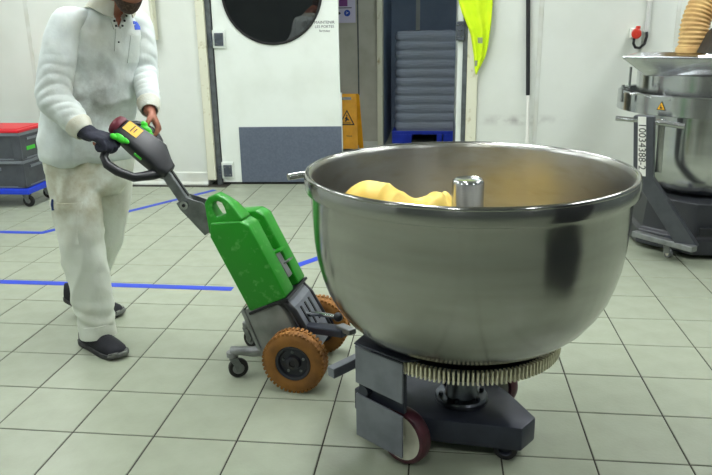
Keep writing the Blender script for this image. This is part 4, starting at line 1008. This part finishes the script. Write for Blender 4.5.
def sfolds(p, n):
    d = folds(p, n)*.25
    for sh, el, wr in ((shR, elR, wrR), (shL, elL, wrL)):
        if (p-el).length > .3 and (p-wr).length > .3: continue
        ax = (wr-sh).normalized(); t = (p-el).dot(ax); r = abs(t)
        if (p-el).length < .24:
            ph = t*78+2.2*noise.noise(V((p.x*9, p.y*9, p.z*9)))+(p-el).dot(V((.3,-.8,.2)))*22
            d += (.0075*abs(math.sin(ph))-.004)*max(0, 1-r/.2)*(.35+.65*max(0, n.dot(V((.55,-.6,.3)))))
        e = (p-wr).length
        if e < .14: d += .004*math.sin((p-wr).dot((wr-el).normalized())*150+noise.noise(p*12))*(1-e/.14)
    return d
for m_ in (slR, slL): sleeves.append(voxel(m_, 'sleeve', .006, 3, sfolds))
bm = bmesh.new(); bm.from_mesh(sme)
nz_ = 1.372                                           # open the placket: a narrow V below the collar
axis_c = lambda z: V((-1.428+(z-1.26)*.29, 2.93, z))
kill = []
for fc_ in bm.faces:
    c_ = fc_.calc_center_median(); rel = c_-axis_c(c_.z)
    if rel.dot(f_) > .02 and c_.z > nz_ and abs(rel.dot(l_)-.012) < (c_.z-nz_)*.42: kill.append(fc_)
    elif c_.z > 1.468 and (c_-V((-1.37,2.92,c_.z))).length < .085: kill.append(fc_)
bmesh.ops.delete(bm, geom=kill, context='FACES'); bm.to_mesh(sme); bm.free()
bvh = BVHTree.FromPolygons([v.co.copy() for v in sme.vertices], [tuple(p.vertices) for p in sme.polygons])
sme.transform(Matrix.Translation(-world_loc(man)))
wl = world_loc(man)
M['polo'] = cloth('soiled white cotton', (214,222,219), (122,120,108), tuple(V((-1.40,2.80,1.06))-wl), (.26,.26,.30), .8, (196,194,172))
M['trouser'] = cloth('pale work trousers', (212,217,205), (162,150,112), tuple(V((-1.52,2.80,.74))-wl), (.28,.3,.26), .95, (180,176,152))
polo = link('polo_shirt', sme, M['polo'], man, 3)
for me_ in sleeves:
    me_.transform(Matrix.Translation(-wl)); link('sleeve', me_, M['polo'], polo, 3)
M['rib'] = mat('ribbed white knit', (206,208,196), .85, 0, (188,184,160), 14, 5, .4, .7, .0015, 140)
def cuff(a, b, r0, r1, nm):
    d = (b-a).normalized(); mb = MB(); R_ = []
    for t, r in ((0,.94),(.1,1.),(.5,1.),(.9,1.),(1.,.97),(1.,.86),(.5,.86)):
        pass
    n = 26; u = d.cross(Z).normalized(); w_ = d.cross(u); L_ = (b-a).length
    prof = [(r0*.8,0),(r0*1.0,.006),(r0*.99,L_*.3),((r0+r1)/2,L_*.6),(r1,L_-.004),(r1*.96,L_),(r1*.84,L_),(r1*.84,L_*.5)]
    rs = []
    for r, s in prof:
        rs.append([a+d*s+(u*math.cos(2*PI*k/n)+w_*math.sin(2*PI*k/n))*(r*(1+.012*math.cos(k*PI))) for k in range(n)])
    return mb.rings(rs, cap=False).build(nm, M['rib'], man, smooth=1.2)
cuff(elR.lerp(wrR,.76), elR.lerp(wrR,1.02), .052, .040, 'cuff'); cuff(elL.lerp(wrL,.78), elL.lerp(wrL,1.03), .048, .038, 'cuff')
def drop(u, z, off=.002, dirv=None, org=None):
    d = dirv or f_; o_ = (org or axis_c(z))+l_*u+d*.5; o_.z = z
    hit = bvh.ray_cast(o_, -d)
    if hit[0] is None: return axis_c(z)+l_*u+d*.12
    return hit[0]+hit[1]*off*(1 if hit[1].dot(d) > 0 else -1)
def patch(name, us, zs, m, off, th, par, skew=None):
    mb = MB(); nu, nv = len(us), len(zs); front = []; back = []
    for j, z in enumerate(zs):
        for u in us:
            uu_ = u+(skew(z) if skew else 0); front.append(drop(uu_, z, off+th)); back.append(drop(uu_, z, off-.001))
    vs = front+back; n = nu*nv; fs = []
    for j in range(nv-1):
        for i in range(nu-1):
            a = j*nu+i; fs.append((a, a+1, a+nu+1, a+nu)); fs.append((n+a, n+a+nu, n+a+nu+1, n+a+1))
    bd = [(i, i+1) for i in range(nu-1)]+[(nv*nu-1-i, nv*nu-2-i) for i in range(nu-1)]+[(j*nu+nu-1, (j+1)*nu+nu-1) for j in range(nv-1)]+[((nv-1-j)*nu, (nv-2-j)*nu) for j in range(nv-1)]
    fs += [(a, n+a, n+b, b) for a, b in bd]
    return mb.add(vs, fs).build(name, m, par, smooth=1.0)
rngf = lambda a, b, n: [a+(b-a)*i/(n-1) for i in range(n)]
patch('placket', rngf(-.016+.012,.016+.012,4), rngf(1.285,1.378,7), M['polo'], .001, .003, polo)
for s in (-1, 1):
    patch('placket_facing', rngf(-.013,.013,4), rngf(1.37,1.455,8), M['polo'], .001, .003, polo, skew=lambda z, s=s: .012+s*(max(0,(z-nz_))*.42+.010))
    for k in range(4):
        z = 1.383+.019*k; u = .012+s*((z-nz_)*.42+.010); p = drop(u, z, .005); MB().sphere(p, .0048, 10, 6, (1,1,1)).build('snap_button', M['hub'], polo, smooth=3)
MB().sphere(drop(.012, 1.32, .004), .004, 10, 6).build('snap_button', M['hub'], polo, smooth=3)
patch('chest_pocket', rngf(.065,.135,6), rngf(1.235,1.345,8), M['polo'], .0005, .0022, polo)
# embroidered emblem: two blue curved marks
M['embroid'] = mat('blue embroidery', (56,84,186), .8)
patch('emblem', rngf(.085,.123,6), rngf(1.366,1.384,3), M['embroid'], .0018, .0012, polo)
patch('emblem', rngf(.093,.117,6), rngf(1.384,1.398,3), M['embroid'], .0018, .0012, polo)
patch('emblem', rngf(.080,.091,3), rngf(1.388,1.400,3), M['embroid'], .0018, .0012, polo)
# collar: a folded band open at the front
nb, ntp = V((-1.345,2.905,1.448)), V((-1.322,2.888,1.500))
mb = MB(); R_ = []; NC = 40
for k in range(NC+1):
    th = .42+(2*PI-.84)*k/NC; dv = f_*math.cos(th)+l_*math.sin(th); fr_ = max(0, math.cos(th))**2
    top = ntp+dv*.066-V((0,0,.030*fr_)); inn = nb+dv*.070-V((0,0,.012*fr_)); out = nb+dv*(.097+.014*fr_)+V((0,0,.006-.052*fr_))
    R_.append([inn, top-dv*.004, top+dv*.006+V((0,0,.002)), out+V((0,0,.004)), out-dv*.004, top+dv*.004-V((0,0,.012)), inn+dv*.006])
mb.rings(R_).build('collar', M['rib'], polo, smooth=.9)
# ---- trousers
tr = MB()
trunk(tr, [(V((-1.535,2.94,.93)), .170,.128), (V((-1.535,2.94,.86)), .180,.135), (V((-1.535,2.94,.79)), .182,.135), (V((-1.53,2.94,.72)), .165,.125), (V((-1.53,2.94,.68)), .12,.1)])
limb(tr, [hipR, hipR.lerp(knR,.5)+V((-.006,0,0)), knR, knR.lerp(anR,.5), anR+V((.005,-.002,-.012))], (.108,.103,.092,.083,.076), 22, True, False)
limb(tr, [hipL, hipL.lerp(knL,.5)+V((.004,0,0)), knL, knL.lerp(anL,.5), anL+V((-.006,0,-.012))], (.108,.100,.088,.078,.074), 22, True, False)
def tfolds(p, n):
    d = .012*noise.noise(V((p.x*5, p.y*5, p.z*3.2+p.x*3)))+.008*(1-abs(noise.noise(V((p.x*9, p.y*9+3, p.z*7-p.x*9))))*2.2)-.002
    for k_, a in ((anR, 1.), (anL, 1.)):
        r = (p-k_).length
        if r < .2: d += .007*math.sin(p.z*100+2.5*noise.noise(p*8)+p.x*30)*(1-r/.2)
    r = (p-knR).length
    if r < .16: d += .006*math.sin((p-knR).dot(V((.5,0,.86)))*70+2*noise.noise(p*6))*(1-r/.16)
    return d
tme2 = voxel(tr, 'trousers', .0085, 5, tfolds)
bvt = BVHTree.FromPolygons([v.co.copy() for v in tme2.vertices], [tuple(p.vertices) for p in tme2.polygons])
tme2.transform(Matrix.Translation(-wl)); trs = link('trousers', tme2, M['trouser'], man, 3)
def hemring(c_, d, r):
    d = d.normalized(); u = d.cross(V((0,1,0))).normalized(); w_ = d.cross(u); n = 28
    prof = [(r*.9,-.034),(r+.003,-.030),(r+.005,.0),(r+.006,.028),(r-.002,.031),(r*.86,.03)]
    return MB().rings([[c_+d*s+(u*math.cos(2*PI*k/n)+w_*math.sin(2*PI*k/n))*q_*(1+.03*math.sin(k*PI*2/7+s*40)) for k in range(n)] for q_, s in prof], cap=False).build('trouser_hem', M['trouser'], trs, smooth=1.0)
hemring(anR+V((.005,-.002,-.012)), anR-knR.lerp(anR,.5), .0765); hemring(anL+V((-.006,0,-.012)), anL-knL.lerp(anL,.5), .0745)
# thigh pocket with its flap edge and a blue pen
pd = V((-.35,-.93,0)).normalized(); pl = V((.93,-.35,0)).normalized()
def tdrop(u, z, off):
    o_ = V((-1.565,2.85,z))+pl*u+pd*.5; hit = bvt.ray_cast(o_, -pd)
    return (hit[0]+pd*off) if hit[0] is not None else V((-1.565,2.85,z))+pl*u+pd*.1
def tpatch(name, us, zs, off, th, m):
    nu, nv = len(us), len(zs); vs = [tdrop(u, z, off+th) for z in zs for u in us]+[tdrop(u, z, off-.002) for z in zs for u in us]; n = nu*nv; fs = []
    for j in range(nv-1):
        for i in range(nu-1): a = j*nu+i; fs += [(a,a+1,a+nu+1,a+nu),(n+a,n+a+nu,n+a+nu+1,n+a+1)]
    bd = [(i, i+1) for i in range(nu-1)]+[(nv*nu-1-i, nv*nu-2-i) for i in range(nu-1)]+[(j*nu+nu-1, (j+1)*nu+nu-1) for j in range(nv-1)]+[((nv-1-j)*nu, (nv-2-j)*nu) for j in range(nv-1)]
    return MB().add(vs, fs+[(a, n+a, n+b, b) for a, b in bd]).build(name, m, trs, smooth=1.0)
tpatch('thigh_pocket', rngf(-.07,.085,9), rngf(.50,.655,9), .0005, .003, M['trouser'])
tpatch('pocket_flap', rngf(-.075,.09,9), rngf(.645,.675,3), .003, .004, M['trouser'])
M['pen'] = mat('dark blue pen', (34,62,120), .4)
p_ = tdrop(-.03, .665, .010); MB().tube([p_+V((0,0,-.025)), p_, p_+V((.004,0,.022))], [.006,.006,.004], 10).build('pen', M['pen'], trs, smooth=SM)
# ---- glove
gl = MB(); hand(gl, wrR, dR, pnR, V((.2,.9,.1)), 1.10, (36,85,70), .0098)
limb(gl, [wrR-(wrR-elR).normalized()*.02, wrR+V(dR).normalized()*.02], (.032,.033), 16)
gme = voxel(gl, 'glove', .0045, 2, lambda p, n: .0018*noise.noise(p*60)+.0035*max(0, noise.noise(V((p.x*26, p.y*26, p.z*40)))))
gme.transform(Matrix.Translation(-wl)); link('glove', gme, M['glove'], man, 3)
# ---- shoes
def shoe(heel, toe, pitch, par):
    heel, toe = V(heel), V(toe); d = (toe-heel).normalized(); s_ = Z.cross(d).normalized(); L_ = .295
    def sp(x, y, z):
        # pitch lifts the heel about the ball of the foot
        xb = .205; a = pitch if x < xb else pitch*.25*(1-(x-xb)/.09)*0
        if x < xb: X = xb-(xb-x)*math.cos(a); zz = z*math.cos(a)+(xb-x)*math.sin(a); X -= -z*math.sin(a)*-1*0
        else: X, zz = x, z
        return heel+d*X+s_*y+Z*zz
    st = [(.0,.022,.070),(.006,.031,.098),(.03,.039,.112),(.07,.042,.118),(.105,.043,.110),(.14,.046,.100),(.18,.051,.086),(.22,.053,.074),(.255,.049,.064),(.28,.038,.053),(.295,.018,.038)]
    R_ = []; 
    for x, hw, ht in st:
        ring = []
        for k in range(20):
            an = 2*PI*k/20; cy = sqr(math.cos(an), .8)*hw; cz = math.sin(an)
            z = .018+(ht-.018)*(sqr(cz, .75) if cz > 0 else 0)+(-.006*abs(cz) if cz < 0 else 0)
            ring.append(sp(x, cy*(1-.35*max(0, cz)**2), z))
        R_.append(ring)
    up_ = MB().rings(R_).build('shoe', M['shoe'], par, smooth=1.2)
    R_ = []
    for x, hw, ht in st:
        hw2 = hw+.0045; x2 = x+(x-.147)*.02; lift = .012*max(0, (x-.25)/.045)**1.5; top = .024+(.010 if x > .27 else 0)
        R_.append([sp(x2, -hw2, lift), sp(x2, hw2, lift), sp(x2, hw2, top), sp(x2, -hw2, top)])
    MB().rings(R_).build('sole', M['sole'] if False else M['shoesole'], up_, bevel=.003, smooth=.8)
    for k in range(4):
        x = .115+.02*k; zt = .112-.010*k; MB().tube([sp(x,-.022,zt-.006), sp(x+.004,0,zt+.003), sp(x,.022,zt-.006)], .0032, 6).build('lace', M['shoe'], up_, smooth=3)
    for sgn in (-1, 1):
        for x, z in ((.055,.055), (.095,.06), (.125,.058)):
            MB().box((0,0,0), (.016,.003,.006)).tf(lambda p: sp(x+p.x, sgn*(.0365+(.002 if x > .1 else 0))+p.y, z+p.z+p.x*.3)).build('side_mark', M['shoetrim'], up_)
    MB().rings([[sp(x, y, z) for y, z in ((-w_, .014), (w_, .014), (w_*.9, h_), (-w_*.9, h_))] for x, w_, h_ in ((.262,.055,.028), (.286,.044,.036), (.306,.020,.030))]).build('toe_bumper', M['sole'], up_, bevel=.003, smooth=.8)
    return up_
M['shoesole'] = mat('black shoe sole', (38,38,42), .75, 0, (70,70,68), 30)
shoe((-1.61,2.835,0), (-1.39,2.70,0), 0., man)
shoe((-1.86,3.125,0), (-1.56,3.15,0), .42, man)
